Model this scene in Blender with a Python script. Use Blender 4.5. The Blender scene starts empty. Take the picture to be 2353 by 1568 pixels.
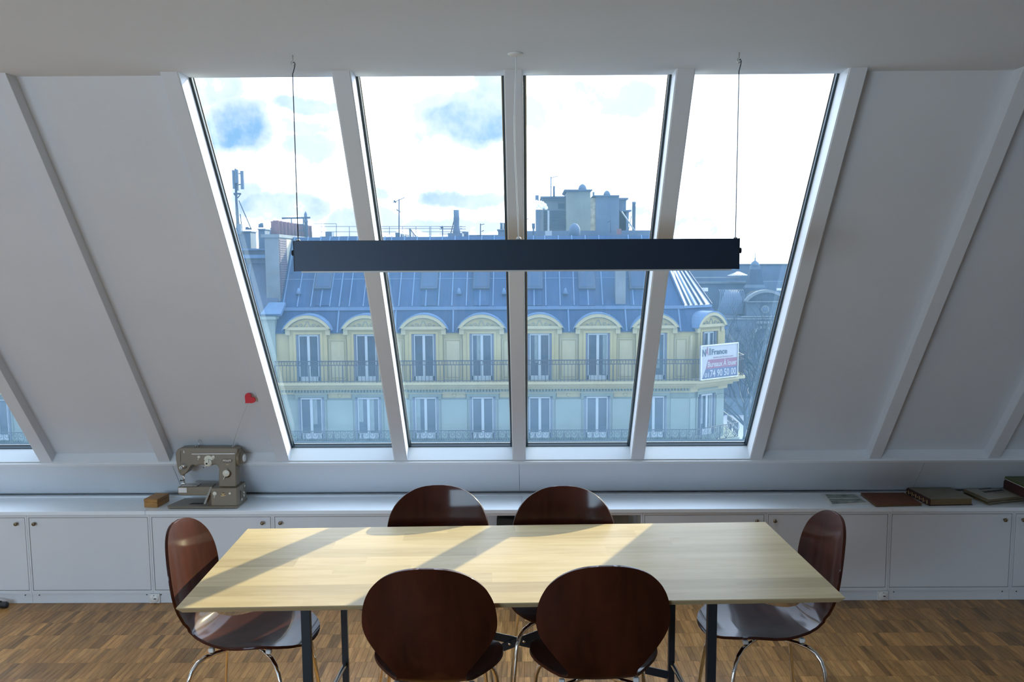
import bpy, bmesh, math, random
from mathutils import Vector, Matrix
random.seed(7)
scene = bpy.context.scene
COL = scene.collection
PI = math.pi

# ------------------------------------------------------------ camera (calibrated from the photo's vanishing points)
FPX, CX, CY, CAMH = 2330.0, 1200.0, 900.0, 1.67
PITCH, YAW, ROLL = math.atan(300 / 2330.), 0.0051, 0.0054
ROT = Matrix.Rotation(YAW, 3, 'Z') @ Matrix.Rotation(PI / 2 - PITCH, 3, 'X') @ Matrix.Rotation(-ROLL, 3, 'Z')
CAMP = Vector((0, 0, CAMH))
cd = bpy.data.cameras.new('camera'); cam = bpy.data.objects.new('camera', cd); COL.objects.link(cam)
cam.matrix_world = Matrix.Translation(CAMP) @ ROT.to_4x4()
cd.sensor_width = 36.0; cd.lens = 36.0 * FPX / 2353.0
cd.shift_x = (1176.5 - CX) / 2353.0; cd.shift_y = (CY - 784.0) / 2353.0
cd.clip_start = 0.05; cd.clip_end = 2000
scene.camera = cam

def ray(x, y): return ROT @ Vector(((x - CX) / FPX, -(y - CY) / FPX, -1.0))
def atY(x, y, Y): d = ray(x, y); return CAMP + d * (Y / d.y)
def atZ(x, y, z): d = ray(x, y); return CAMP + d * ((z - CAMH) / d.z)

# ------------------------------------------------------------ colour management, exposure
vs = scene.view_settings
scene.display_settings.display_device = 'sRGB'
vs.view_transform = 'Standard'; vs.look = 'None'; vs.gamma = 1.0; vs.exposure = 0.16
vs.use_curve_mapping = False
cy_ = scene.cycles
cy_.use_denoising = True
try: cy_.denoiser = 'OPENIMAGEDENOISE'
except Exception: pass
cy_.max_bounces = 10; cy_.diffuse_bounces = 5; cy_.glossy_bounces = 4; cy_.transmission_bounces = 6
cy_.transparent_max_bounces = 24; cy_.sample_clamp_indirect = 6.0
cy_.caustics_reflective = False; cy_.caustics_refractive = False

# ------------------------------------------------------------ sun
SUND = Vector((-1.31, -2.1, -1.0)).normalized()        # direction the light travels
sl = bpy.data.lights.new('sun', 'SUN'); sl.energy = 9.5; sl.angle = math.radians(0.6); sl.color = (1.0, 0.86, 0.52)
so = bpy.data.objects.new('sun', sl); COL.objects.link(so)
so.rotation_euler = SUND.to_track_quat('-Z', 'Y').to_euler(); so.location = (6, 12, 12)

# ------------------------------------------------------------ sky: bright cloud cover with blue gaps
world = bpy.data.worlds.new('sky'); scene.world = world; world.use_nodes = True
nt = world.node_tree; nt.nodes.clear()
def N(t, **kw):
    n = nt.nodes.new(t)
    for k, v in kw.items(): setattr(n, k, v)
    return n
def L(a, b): nt.links.new(a, b)
def M_(op, a, b=None, c=None, clamp=False):
    n = N('ShaderNodeMath', operation=op); n.use_clamp = clamp
    for i, v in enumerate((a, b, c)):
        if v is None: continue
        if isinstance(v, (int, float)): n.inputs[i].default_value = v
        else: L(v, n.inputs[i])
    return n.outputs[0]
tc = N('ShaderNodeTexCoord'); sx = N('ShaderNodeSeparateXYZ'); L(tc.outputs['Generated'], sx.inputs[0])
nz = N('ShaderNodeTexNoise'); nz.inputs['Scale'].default_value = 7; nz.inputs['Detail'].default_value = 6
nz.inputs['Roughness'].default_value = 0.6; L(tc.outputs['Generated'], nz.inputs['Vector'])
nsep = N('ShaderNodeSeparateColor'); L(nz.outputs['Color'], nsep.inputs[0])
yy = M_('MAXIMUM', sx.outputs['Y'], 0.02)
uu = M_('ADD', M_('DIVIDE', sx.outputs['X'], yy), M_('MULTIPLY', M_('SUBTRACT', nsep.outputs[0], 0.5), 0.13))
vv = M_('ADD', M_('DIVIDE', sx.outputs['Z'], yy), M_('MULTIPLY', M_('SUBTRACT', nsep.outputs[1], 0.5), 0.09))
gaps = [(548, 272, 88, 50, 1.3), (490, 182, 70, 26, .8), (728, 236, 48, 15, .75), (1070, 275, 95, 42, 1.15), (1135, 228, 50, 40, .8),
        (655, 482, 88, 26, .95), (745, 335, 55, 24, .5), (1080, 440, 60, 15, .65), (880, 433, 30, 15, .5), (980, 255, 50, 36, .30),
        (1385, 222, 80, 34, .2), (1235, 245, 36, 30, .2), (1640, 378, 66, 12, .16), (1600, 512, 56, 22, .2), (820, 520, 60, 26, .6), (1050, 512, 80, 18, .42),
        (570, 455, 30, 22, .5), (900, 500, 50, 30, .35), (735, 290, 40, 14, .3), (1500, 505, 40, 26, .3)]
acc = None
for px, py, rx, ry, st in gaps:
    d = ray(px, py); u0, v0 = d.x / d.y, d.z / d.y
    a = M_('DIVIDE', M_('SUBTRACT', uu, u0), rx / FPX); b = M_('DIVIDE', M_('SUBTRACT', vv, v0), ry / FPX)
    r2 = M_('ADD', M_('MULTIPLY', a, a), M_('MULTIPLY', b, b))
    g = M_('MULTIPLY', M_('MULTIPLY', M_('SUBTRACT', 1.9, r2, clamp=True), 0.62), st)
    acc = g if acc is None else M_('MAXIMUM', acc, g)
nz3 = N('ShaderNodeTexNoise'); nz3.inputs['Scale'].default_value = 16; nz3.inputs['Detail'].default_value = 7; nz3.inputs['Roughness'].default_value = 0.62
L(tc.outputs['Generated'], nz3.inputs['Vector'])
nz2 = N('ShaderNodeTexNoise'); nz2.inputs['Scale'].default_value = 3.2; nz2.inputs['Detail'].default_value = 5
L(tc.outputs['Generated'], nz2.inputs['Vector'])
gen = M_('MULTIPLY', M_('SUBTRACT', nz2.outputs[0], 0.56, clamp=True), 3.0, clamp=True)
gen = M_('MULTIPLY', gen, M_('GREATER_THAN', sx.outputs['Z'], 0.30))
gapf = M_('MINIMUM', M_('MAXIMUM', M_('MULTIPLY', acc, M_('MULTIPLY', M_('SUBTRACT', nz3.outputs[0], 0.30, clamp=True), 4.2)), gen), 1.0)
dp = N('ShaderNodeVectorMath', operation='DOT_PRODUCT'); L(tc.outputs['Generated'], dp.inputs[0]); dp.inputs[1].default_value = -SUND
near = M_('POWER', M_('MULTIPLY', M_('ADD', dp.outputs['Value'], 1.0), 0.5), 2.0)
bright = M_('ADD', M_('MULTIPLY', near, 2.2), 1.55)
mx = N('ShaderNodeMix', data_type='RGBA'); L(gapf, mx.inputs['Factor'])
cl_ = N('ShaderNodeVectorMath', operation='SCALE'); cl_.inputs[0].default_value = (0.98, 1.12, 1.38); L(bright, cl_.inputs['Scale'])
mx.inputs['A'].default_value = (1.0, 1.03, 1.06, 1); mx.inputs['B'].default_value = (0.24, 0.47, 0.76, 1)     # thin cloud -> blue gap
mx2 = N('ShaderNodeMix', data_type='RGBA'); L(M_('MULTIPLY', gapf, 9.0, clamp=True), mx2.inputs['Factor']); L(cl_.outputs[0], mx2.inputs['A']); L(mx.outputs['Result'], mx2.inputs['B'])
bg = N('ShaderNodeBackground'); L(mx2.outputs['Result'], bg.inputs['Color'])
wo = N('ShaderNodeOutputWorld'); L(bg.outputs[0], wo.inputs['Surface'])

# ------------------------------------------------------------ room light: unseen fill lamp added at the back wall to brighten the interior
def area(name, loc, rot, sx_, sy_, e, col, portal=False):
    l = bpy.data.lights.new(name, 'AREA'); l.shape = 'RECTANGLE'; l.size = sx_; l.size_y = sy_; l.energy = e; l.color = col
    o = bpy.data.objects.new(name, l); COL.objects.link(o); o.location = loc; o.rotation_euler = rot
    if portal: l.cycles.is_portal = True
    return o
area('back_fill_light', (-2.9, -2.36, 1.45), (math.radians(102), 0, 0), 2.6, 1.3, 205, (0.58, 0.79, 1.0))

# ------------------------------------------------------------ materials
def C4(c): return (c[0], c[1], c[2], 1.0)
def mat(name, col, rough=0.6, metal=0.0, spec=0.5, var=0.0, vscale=8.0, coat=0.0, bump=0.0, bscale=60.0, stretch=(1, 1, 1), col2=None, coatr=0.1):
    m = bpy.data.materials.new(name); m.use_nodes = True; t = m.node_tree; p = t.nodes['Principled BSDF']
    p.inputs['Base Color'].default_value = C4(col); p.inputs['Roughness'].default_value = rough
    p.inputs['Metallic'].default_value = metal; p.inputs['Specular IOR Level'].default_value = spec
    p.inputs['Coat Weight'].default_value = coat; p.inputs['Coat Roughness'].default_value = coatr
    if var or col2 or bump:
        g = t.nodes.new('ShaderNodeTexCoord'); mp = t.nodes.new('ShaderNodeMapping'); mp.inputs['Scale'].default_value = stretch
        t.links.new(g.outputs['Object'], mp.inputs[0])
        n = t.nodes.new('ShaderNodeTexNoise'); n.inputs['Scale'].default_value = vscale; n.inputs['Detail'].default_value = 5
        t.links.new(mp.outputs[0], n.inputs['Vector'])
        r = t.nodes.new('ShaderNodeValToRGB'); r.color_ramp.elements[0].position = 0.3; r.color_ramp.elements[1].position = 0.7
        c2 = col2 if col2 else tuple(max(0, c * (1 - var)) for c in col)
        r.color_ramp.elements[0].color = C4(c2); r.color_ramp.elements[1].color = C4(tuple(min(1, c * (1 + var * .4)) for c in col))
        t.links.new(n.outputs[0], r.inputs[0]); t.links.new(r.outputs[0], p.inputs['Base Color'])
        if bump:
            b = t.nodes.new('ShaderNodeBump'); b.inputs['Strength'].default_value = bump; b.inputs['Distance'].default_value = 0.002
            n2 = t.nodes.new('ShaderNodeTexNoise'); n2.inputs['Scale'].default_value = bscale
            t.links.new(mp.outputs[0], n2.inputs['Vector']); t.links.new(n2.outputs[0], b.inputs['Height']); t.links.new(b.outputs[0], p.inputs['Normal'])
    return m
M = {}
M['wall'] = mat('painted_wall', (0.69, 0.72, 0.755), 0.75, spec=0.25, var=0.03, vscale=2, bump=0.15, bscale=220)
M['ceiling'] = mat('painted_ceiling', (0.76, 0.85, 0.95), 0.8, spec=0.2, var=0.02, vscale=1.5)
M['trim'] = mat('white_satin_paint', (0.77, 0.80, 0.82), 0.42, spec=0.4, var=0.02)
M['cab'] = mat('white_lacquer', (0.71, 0.73, 0.755), 0.38, spec=0.4, var=0.03, vscale=3)
M['top'] = mat('white_laminate', (0.84, 0.90, 0.94), 0.28, spec=0.5)
M['gasket'] = mat('dark_rubber', (0.012, 0.035, 0.05), 0.35)
M['black'] = mat('black_powder_coat', (0.012, 0.016, 0.022), 0.45, spec=0.4)
M['lamp'] = mat('black_anodised', (0.008, 0.020, 0.042), 0.42, metal=0.3, spec=0.5)
M['chrome'] = mat('chrome', (0.80, 0.78, 0.74), 0.09, metal=1.0)
M['steel'] = mat('brushed_steel', (0.55, 0.54, 0.5), 0.3, metal=1.0)
M['brass'] = mat('knob_brass', (0.20, 0.15, 0.09), 0.35, metal=0.8)
M['rubber'] = mat('black_rubber', (0.02, 0.02, 0.02), 0.6)
M['plasticw'] = mat('white_plastic', (0.75, 0.75, 0.72), 0.35)
M['cream'] = mat('cream_bakelite', (0.72, 0.70, 0.58), 0.3)
M['taupe'] = mat('hammered_taupe_enamel', (0.215, 0.175, 0.115), 0.32, spec=0.5, var=0.12, vscale=300, bump=0.2, bscale=500)
M['taupe_dark'] = mat('dark_taupe_enamel', (0.06, 0.05, 0.03), 0.35)
M['gold'] = mat('gold_decal', (0.62, 0.44, 0.22), 0.4, metal=0.4)
M['badge'] = mat('badge_brown', (0.10, 0.06, 0.025), 0.3)
M['red'] = mat('red_felt_heart', (0.62, 0.008, 0.02), 0.6)
M['boxwood'] = mat('orange_wood', (0.42, 0.20, 0.05), 0.5, var=0.35, vscale=20, stretch=(1, 6, 6))
M['book_brown'] = mat('brown_cloth_board', (0.16, 0.045, 0.015), 0.6, var=0.2, vscale=40)
M['book_green'] = mat('olive_cover', (0.11, 0.13, 0.04), 0.5, var=0.3, vscale=12, stretch=(1, 6, 1))
M['book_dark'] = mat('dark_red_cloth', (0.05, 0.012, 0.01), 0.6)
M['cover_grey'] = mat('faded_grey_cover', (0.22, 0.20, 0.15), 0.55, var=0.25, vscale=14)
M['cover_pale'] = mat('pale_paper_cover', (0.40, 0.38, 0.32), 0.6, var=0.1, vscale=6)
M['pages'] = mat('aged_pages', (0.20, 0.13, 0.06), 0.8, var=0.3, vscale=10, stretch=(1, 1, 60))
M['paper'] = mat('white_paper', (0.75, 0.76, 0.74), 0.5)
M['ink'] = mat('black_ink', (0.015, 0.015, 0.015), 0.6)
M['photo'] = mat('magazine_photo', (0.5, 0.55, 0.50), 0.3, vscale=26, col2=(0.03, 0.05, 0.04), stretch=(1, 2.4, 1))
M['shade'] = mat('cupboard_inside', (0.55, 0.55, 0.50), 0.7)
M['lampdiff'] = mat('opal_diffuser', (0.55, 0.56, 0.55), 0.4)

def grain_mat(name, cols, scale=1.0, rough=0.3, coat=0.0, attr=True, axis=(3, 40, 40), spec=0.5, bumps=0.05, cr=0.12):
    m = bpy.data.materials.new(name); m.use_nodes = True; t = m.node_tree; p = t.nodes['Principled BSDF']
    g = t.nodes.new('ShaderNodeTexCoord'); mp = t.nodes.new('ShaderNodeMapping'); mp.inputs['Scale'].default_value = axis
    t.links.new(g.outputs['Object'], mp.inputs[0])
    n = t.nodes.new('ShaderNodeTexNoise'); n.inputs['Scale'].default_value = scale; n.inputs['Detail'].default_value = 6; n.inputs['Roughness'].default_value = 0.6
    n.inputs['Distortion'].default_value = 0.6
    r = t.nodes.new('ShaderNodeValToRGB'); e = r.color_ramp.elements
    e[0].position = 0.28; e[0].color = C4(cols[0]); e[1].position = 0.72; e[1].color = C4(cols[1])
    if attr:
        a = t.nodes.new('ShaderNodeAttribute'); a.attribute_name = 'tone'
        ad = t.nodes.new('ShaderNodeVectorMath'); ad.operation = 'ADD'
        t.links.new(mp.outputs[0], ad.inputs[0])
        ml = t.nodes.new('ShaderNodeVectorMath'); ml.operation = 'SCALE'; ml.inputs['Scale'].default_value = 37.0
        t.links.new(a.outputs['Color'], ml.inputs[0]); t.links.new(ml.outputs[0], ad.inputs[1]); t.links.new(ad.outputs[0], n.inputs['Vector'])
        mixn = t.nodes.new('ShaderNodeMix'); mixn.data_type = 'RGBA'; mixn.blend_type = 'MULTIPLY'; mixn.inputs['Factor'].default_value = 1.0
        t.links.new(r.outputs[0], mixn.inputs['A']); t.links.new(a.outputs['Color'], mixn.inputs['B']); t.links.new(mixn.outputs['Result'], p.inputs['Base Color'])
    else:
        t.links.new(mp.outputs[0], n.inputs['Vector']); t.links.new(r.outputs[0], p.inputs['Base Color'])
    t.links.new(n.outputs[0], r.inputs[0])
    p.inputs['Roughness'].default_value = rough; p.inputs['Coat Weight'].default_value = coat; p.inputs['Coat Roughness'].default_value = cr
    p.inputs['Specular IOR Level'].default_value = spec
    if bumps:
        b = t.nodes.new('ShaderNodeBump'); b.inputs['Strength'].default_value = bumps; b.inputs['Distance'].default_value = 0.001
        t.links.new(n.outputs[0], b.inputs['Height']); t.links.new(b.outputs[0], p.inputs['Normal'])
    return m
M['parquet'] = grain_mat('oak_parquet', ((0.18, 0.085, 0.024), (0.44, 0.23, 0.075)), 1.0, 0.34, axis=(60, 7, 60), spec=0.22)
M['maple'] = grain_mat('maple_board', ((0.40, 0.315, 0.175), (0.50, 0.41, 0.25)), 1.0, 0.38, axis=(3.5, 26, 26), spec=0.05, bumps=0.02)
M['walnut'] = grain_mat('dark_stained_plywood', ((0.024, 0.006, 0.0028), (0.075, 0.018, 0.009)), 1.0, 0.5, attr=False, axis=(9, 4, 2.2), spec=0.05, bumps=0.0, coat=0.30, cr=0.10)
M['edge_ply'] = mat('plywood_edge', (0.10, 0.045, 0.02), 0.4)

# exterior: bluish cast of the distance haze is put into many of these colours
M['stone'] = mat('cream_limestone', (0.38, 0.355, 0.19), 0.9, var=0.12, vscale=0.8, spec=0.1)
M['stone_veiled'] = mat('veiled_limestone', (0.225, 0.295, 0.28), 0.9, var=0.12, vscale=0.8, spec=0.1)  # cream limestone again, with the glare's blue veil put into its colour
M['stone_trim'] = mat('pale_stone_moulding', (0.40, 0.39, 0.25), 0.9, var=0.08, vscale=2, spec=0.1)
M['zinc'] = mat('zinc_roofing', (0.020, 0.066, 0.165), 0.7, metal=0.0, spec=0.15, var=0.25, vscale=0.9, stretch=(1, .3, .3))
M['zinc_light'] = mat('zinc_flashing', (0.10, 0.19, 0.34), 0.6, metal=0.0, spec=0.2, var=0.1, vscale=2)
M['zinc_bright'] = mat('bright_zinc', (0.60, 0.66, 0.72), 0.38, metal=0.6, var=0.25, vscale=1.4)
M['slate'] = mat('blue_slate', (0.04, 0.075, 0.15), 0.6, var=0.2, vscale=0.7)
M['iron'] = mat('wrought_iron', (0.014, 0.024, 0.05), 0.6)
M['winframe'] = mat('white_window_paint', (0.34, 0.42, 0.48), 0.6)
M['winglass'] = mat('dark_window_glass', (0.014, 0.045, 0.09), 0.2, spec=0.35, var=0.3, vscale=2)
M['roofglass'] = mat('roof_window_glass', (0.018, 0.05, 0.11), 0.5, spec=0.2)
M['curtain'] = mat('net_curtain', (0.19, 0.26, 0.28), 0.9, var=0.3, vscale=3, stretch=(8, 1, 1))
M['shutter'] = mat('folded_shutter', (0.11, 0.145, 0.22), 0.7)
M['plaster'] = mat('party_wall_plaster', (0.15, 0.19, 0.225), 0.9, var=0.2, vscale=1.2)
M['brick'] = mat('brick_wall', (0.10, 0.085, 0.125), 0.9, var=0.2, vscale=3)
M['rubble'] = mat('rubble_stone', (0.36, 0.35, 0.27), 0.9, var=0.35, vscale=5)
M['pot'] = mat('terracotta', (0.17, 0.085, 0.10), 0.8, var=0.2, vscale=3)
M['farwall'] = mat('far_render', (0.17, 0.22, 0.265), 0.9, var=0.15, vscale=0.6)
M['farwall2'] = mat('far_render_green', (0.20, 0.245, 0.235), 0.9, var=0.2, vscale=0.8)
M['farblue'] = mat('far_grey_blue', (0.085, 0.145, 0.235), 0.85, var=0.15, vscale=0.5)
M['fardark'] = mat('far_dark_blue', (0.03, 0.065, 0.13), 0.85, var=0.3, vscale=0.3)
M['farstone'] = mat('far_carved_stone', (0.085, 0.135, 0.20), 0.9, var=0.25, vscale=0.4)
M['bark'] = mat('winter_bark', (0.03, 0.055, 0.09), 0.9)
M['street'] = mat('pale_asphalt', (0.30, 0.32, 0.35), 0.9)
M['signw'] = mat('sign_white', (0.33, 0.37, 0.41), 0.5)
M['signblue'] = mat('sign_blue', (0.04, 0.085, 0.18), 0.5)
M['signteal'] = mat('sign_dark_teal', (0.012, 0.05, 0.09), 0.5)
M['signred'] = mat('sign_red', (0.19, 0.065, 0.13), 0.5)
for k_ in ('stone', 'stone_veiled', 'stone_trim', 'zinc', 'zinc_light', 'slate', 'winframe', 'winglass', 'curtain', 'shutter', 'plaster', 'brick', 'farwall', 'farwall2', 'farblue', 'fardark', 'farstone', 'bark', 'signw', 'signblue', 'signred', 'signteal', 'iron', 'zinc_bright'):
    t_ = M[k_].node_tree; f_ = 0.76
    for n_ in t_.nodes:
        if n_.type == 'VALTORGB':
            for e_ in n_.color_ramp.elements: e_.color = tuple(c * f_ for c in e_.color[:3]) + (1,)
        if n_.type == 'BSDF_PRINCIPLED': n_.inputs['Base Color'].default_value = tuple(c * f_ for c in n_.inputs['Base Color'].default_value[:3]) + (1,)
M['sill'] = mat('sill_paint', (0.52, 0.57, 0.59), 0.45)
M['wire'] = mat('dark_steel_wire', (0.03, 0.04, 0.05), 0.4, metal=0.5)
M['steam'] = mat('steam', (0.85, 0.87, 0.9), 1.0, spec=0.0)

def glass_mat():
    m = bpy.data.materials.new('dusty_hazy_glass'); m.use_nodes = True; t = m.node_tree; t.nodes.clear()
    o = t.nodes.new('ShaderNodeOutputMaterial')
    tr = t.nodes.new('ShaderNodeBsdfTransparent'); tr.inputs[0].default_value = (0.96, 0.985, 1.0, 1)
    gl = t.nodes.new('ShaderNodeBsdfGlossy'); gl.inputs['Roughness'].default_value = 0.0; gl.inputs[0].default_value = (0.85, 0.95, 1, 1)
    fr = t.nodes.new('ShaderNodeFresnel'); geo = t.nodes.new('ShaderNodeNewGeometry')
    io = t.nodes.new('ShaderNodeMapRange'); io.inputs['To Min'].default_value = 1.5; io.inputs['To Max'].default_value = 1 / 1.5   # same reflectance from both faces
    t.links.new(geo.outputs['Backfacing'], io.inputs[0]); t.links.new(io.outputs[0], fr.inputs[0])
    tl = t.nodes.new('ShaderNodeBsdfTranslucent')
    # noisy dust film, its blue tint standing in for the outdoor haze
    g = t.nodes.new('ShaderNodeTexCoord'); n = t.nodes.new('ShaderNodeTexNoise'); n.inputs['Scale'].default_value = 3.0; n.inputs['Detail'].default_value = 4
    t.links.new(g.outputs['Object'], n.inputs['Vector'])
    mr = t.nodes.new('ShaderNodeMapRange'); mr.inputs['To Min'].default_value = 0.5 * DUST_HAZE; mr.inputs['To Max'].default_value = 1.5 * DUST_HAZE
    t.links.new(n.outputs[0], mr.inputs[0])
    tl.inputs[0].default_value = (0.30, 0.62, 1.0, 1)
    m1 = t.nodes.new('ShaderNodeMixShader'); t.links.new(mr.outputs[0], m1.inputs[0]); t.links.new(tr.outputs[0], m1.inputs[1]); t.links.new(tl.outputs[0], m1.inputs[2])
    m2 = t.nodes.new('ShaderNodeMixShader'); t.links.new(fr.outputs[0], m2.inputs[0]); t.links.new(m1.outputs[0], m2.inputs[1]); t.links.new(gl.outputs[0], m2.inputs[2])
    t.links.new(m2.outputs[0], o.inputs[0]); return m
DUST_HAZE = 0.025
M['glass'] = glass_mat()

# ------------------------------------------------------------ mesh helpers
class MB:
    def __init__(s, T=None): s.v = []; s.f = []; s.T = T; s.sm = []
    def add(s, vs_, fs, smooth=False):
        b = len(s.v)
        for p in vs_: s.v.append(tuple(s.T(*p)) if s.T else tuple(p))
        for f in fs: s.f.append(tuple(b + i for i in f)); s.sm.append(smooth)
        return s
    def box(s, x0, x1, y0, y1, z0, z1):
        return s.add([(x0, y0, z0), (x1, y0, z0), (x1, y1, z0), (x0, y1, z0), (x0, y0, z1), (x1, y0, z1), (x1, y1, z1), (x0, y1, z1)],
                     [(0, 3, 2, 1), (4, 5, 6, 7), (0, 1, 5, 4), (1, 2, 6, 5), (2, 3, 7, 6), (3, 0, 4, 7)])
    def prism(s, pts, vec, smooth=False):       # closed polygon of 3-D points pushed along vec
        n = len(pts); a = [Vector(p) for p in pts]; b = [p + Vector(vec) for p in a]
        return s.add([tuple(p) for p in a + b], [tuple(range(n - 1, -1, -1)), tuple(range(n, 2 * n))] + [(i, (i + 1) % n, n + (i + 1) % n, n + i) for i in range(n)], smooth)
    def quad(s, *p): return s.add([tuple(q) for q in p], [tuple(range(len(p)))])
    def tube(s, path, r, n=8, caps=True, smooth=True):
        P = [Vector(p) for p in path]; rs = r if isinstance(r, (list, tuple)) else [r] * len(P)
        vs_ = []; up = None
        for i, p in enumerate(P):
            t = (P[min(i + 1, len(P) - 1)] - P[max(i - 1, 0)]).normalized()
            if up is None:
                up = Vector((0, 0, 1)) if abs(t.z) < 0.9 else Vector((1, 0, 0))
            a = t.cross(up).normalized(); b = a.cross(t).normalized(); up = b
            for k in range(n):
                q = p + (a * math.cos(2 * PI * k / n) + b * math.sin(2 * PI * k / n)) * rs[i]; vs_.append(tuple(q))
        fs = [(i * n + k, i * n + (k + 1) % n, (i + 1) * n + (k + 1) % n, (i + 1) * n + k) for i in range(len(P) - 1) for k in range(n)]
        if caps: fs += [tuple(range(n - 1, -1, -1)), tuple((len(P) - 1) * n + k for k in range(n))]
        return s.add(vs_, fs, smooth)
    def lathe(s, prof, c, axis='Z', n=16, smooth=True):   # prof: (radius, height)
        vs_ = []
        for r, h in prof:
            for k in range(n):
                a = 2 * PI * k / n; x, y = r * math.cos(a), r * math.sin(a)
                q = {'Z': (x, y, h), 'Y': (x, h, y), 'X': (h, x, y)}[axis]
                vs_.append((c[0] + q[0], c[1] + q[1], c[2] + q[2]))
        m = len(prof)
        fs = [(i * n + k, i * n + (k + 1) % n, (i + 1) * n + (k + 1) % n, (i + 1) * n + k) for i in range(m - 1) for k in range(n)]
        fs += [tuple(range(n - 1, -1, -1)), tuple((m - 1) * n + k for k in range(n))]
        return s.add(vs_, fs, smooth)
    def bar(s, a, b, w, h):        # rectangular bar from a to b
        a, b = Vector(a), Vector(b); t = (b - a).normalized(); up = Vector((0, 0, 1)) if abs(t.z) < .95 else Vector((0, 1, 0))
        x = t.cross(up).normalized() * w / 2; y = x.cross(t).normalized() * h / 2
        return s.add([a - x - y, a + x - y, a + x + y, a - x + y, b - x - y, b + x - y, b + x + y, b - x + y],
                     [(0, 3, 2, 1), (4, 5, 6, 7), (0, 1, 5, 4), (1, 2, 6, 5), (2, 3, 7, 6), (3, 0, 4, 7)])
    def mesh(s, name, m, off=(0, 0, 0)):
        me = bpy.data.meshes.new(name)
        me.from_pydata([(x - off[0], y - off[1], z - off[2]) for x, y, z in s.v], [], s.f)
        me.polygons.foreach_set('use_smooth', s.sm); me.materials.append(m)
        bm = bmesh.new(); bm.from_mesh(me); bmesh.ops.recalc_face_normals(bm, faces=bm.faces); bm.to_mesh(me); bm.free()
        me.update(); return me
    def build(s, name, m, parent=None, off=None, bevel=0.0, kind=None, label=None, seg=1):
        if off is None: off = ORG.get(parent.name, (0, 0, 0)) if parent is not None else (0, 0, 0)
        o = bpy.data.objects.new(name, s.mesh(name, m, off)); COL.objects.link(o)
        if parent is not None: o.parent = parent; ORG[o.name] = off
        if bevel:
            md = o.modifiers.new('bevel', 'BEVEL'); md.width = bevel; md.segments = seg; md.limit_method = 'ANGLE'
        if kind: o['kind'] = kind
        if label: o['label'] = label
        return o
ORG = {}
def thing(name, label, cat, loc=(0, 0, 0), rz=0.0, group=None, local=False):
    o = bpy.data.objects.new(name, None); COL.objects.link(o); o.location = loc; o.rotation_euler = (0, 0, rz); o.empty_display_size = 0.1
    o['label'] = label; o['category'] = cat
    if group: o['group'] = group
    ORG[o.name] = (0, 0, 0) if local else tuple(loc)
    return o
def struct(name, loc=(0, 0, 0)):
    o = bpy.data.objects.new(name, None); COL.objects.link(o); o.location = loc; o['kind'] = 'structure'; ORG[o.name] = tuple(loc); o.empty_display_size = 0.1
    return o
def tag(o, label, cat, group=None):
    o['label'] = label; o['category'] = cat
    if group: o['group'] = group
    return o
def retop(o):                                  # put a single-mesh thing's origin at its base
    vs_ = [v.co.copy() for v in o.data.vertices]; n = len(vs_)
    c = Vector((sum(v.x for v in vs_) / n, sum(v.y for v in vs_) / n, min(v.z for v in vs_)))
    o.data.transform(Matrix.Translation(-c)); o.location = c; return o
def dup(root, loc, rz, label, group=None):
    r = root.copy(); COL.objects.link(r); r.location = loc; r.rotation_euler = (0, 0, rz); r['label'] = label
    if group: r['group'] = group
    def rec(a, b):
        for ch in [o for o in a.children]:
            c = ch.copy(); COL.objects.link(c); c.parent = b; rec(ch, c)
    rec(root, r); return r
def text_mesh(txt, name, m, parent, x0, x1, z0, z1, T, shear=0.0, thick=0.0, off=(0, 0, 0), bold=0.0):
    # lettering fitted to a rectangle: T(u, w) gives a world point
    cu = bpy.data.curves.new('t', 'FONT'); cu.body = txt; cu.resolution_u = 2; cu.offset = bold
    ob = bpy.data.objects.new('t', cu); COL.objects.link(ob)
    bpy.context.view_layer.update()
    me = bpy.data.meshes.new_from_object(ob.evaluated_get(bpy.context.evaluated_depsgraph_get()))
    bpy.data.objects.remove(ob)
    xs = [v.co.x for v in me.vertices]; ys = [v.co.y for v in me.vertices]
    a, b, c, d = min(xs), max(xs), min(ys), max(ys)
    for v in me.vertices:
        h = (v.co.y - c) / (d - c)
        u = x0 + (x1 - x0) * (v.co.x - a) / (b - a) + shear * h; w = z0 + (z1 - z0) * h
        p = T(u, w); v.co = (p[0] - off[0], p[1] - off[1], p[2] - off[2])
    me.materials.clear(); me.materials.append(m)
    o = bpy.data.objects.new(name, me); COL.objects.link(o); o.parent = parent; ORG[o.name] = off
    return o

# ============================================================ ROOM SHELL
TH = math.radians(49.6); Y0R, Z0R = 5.157, 0.468
SN, CS = math.sin(TH), math.cos(TH)
def R3(x, s, r): return (x, Y0R - s * CS + r * SN, Z0R + s * SN + r * CS)    # x across, s up the slope, r outward
ZC = 2.32
SFOLD = (ZC - Z0R) / SN
STRIM = 0.28
KX = lambda k: -0.043 + 0.591 * k
XL, XR, YB = -6.2, 4.4, -2.4

floor = MB().box(XL - .1, XR + .1, YB - .1, 5.3, -0.06, -0.008).build('floor', mat('parquet_gap', (0.11, 0.055, 0.02), 0.7)); floor['kind'] = 'structure'
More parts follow.
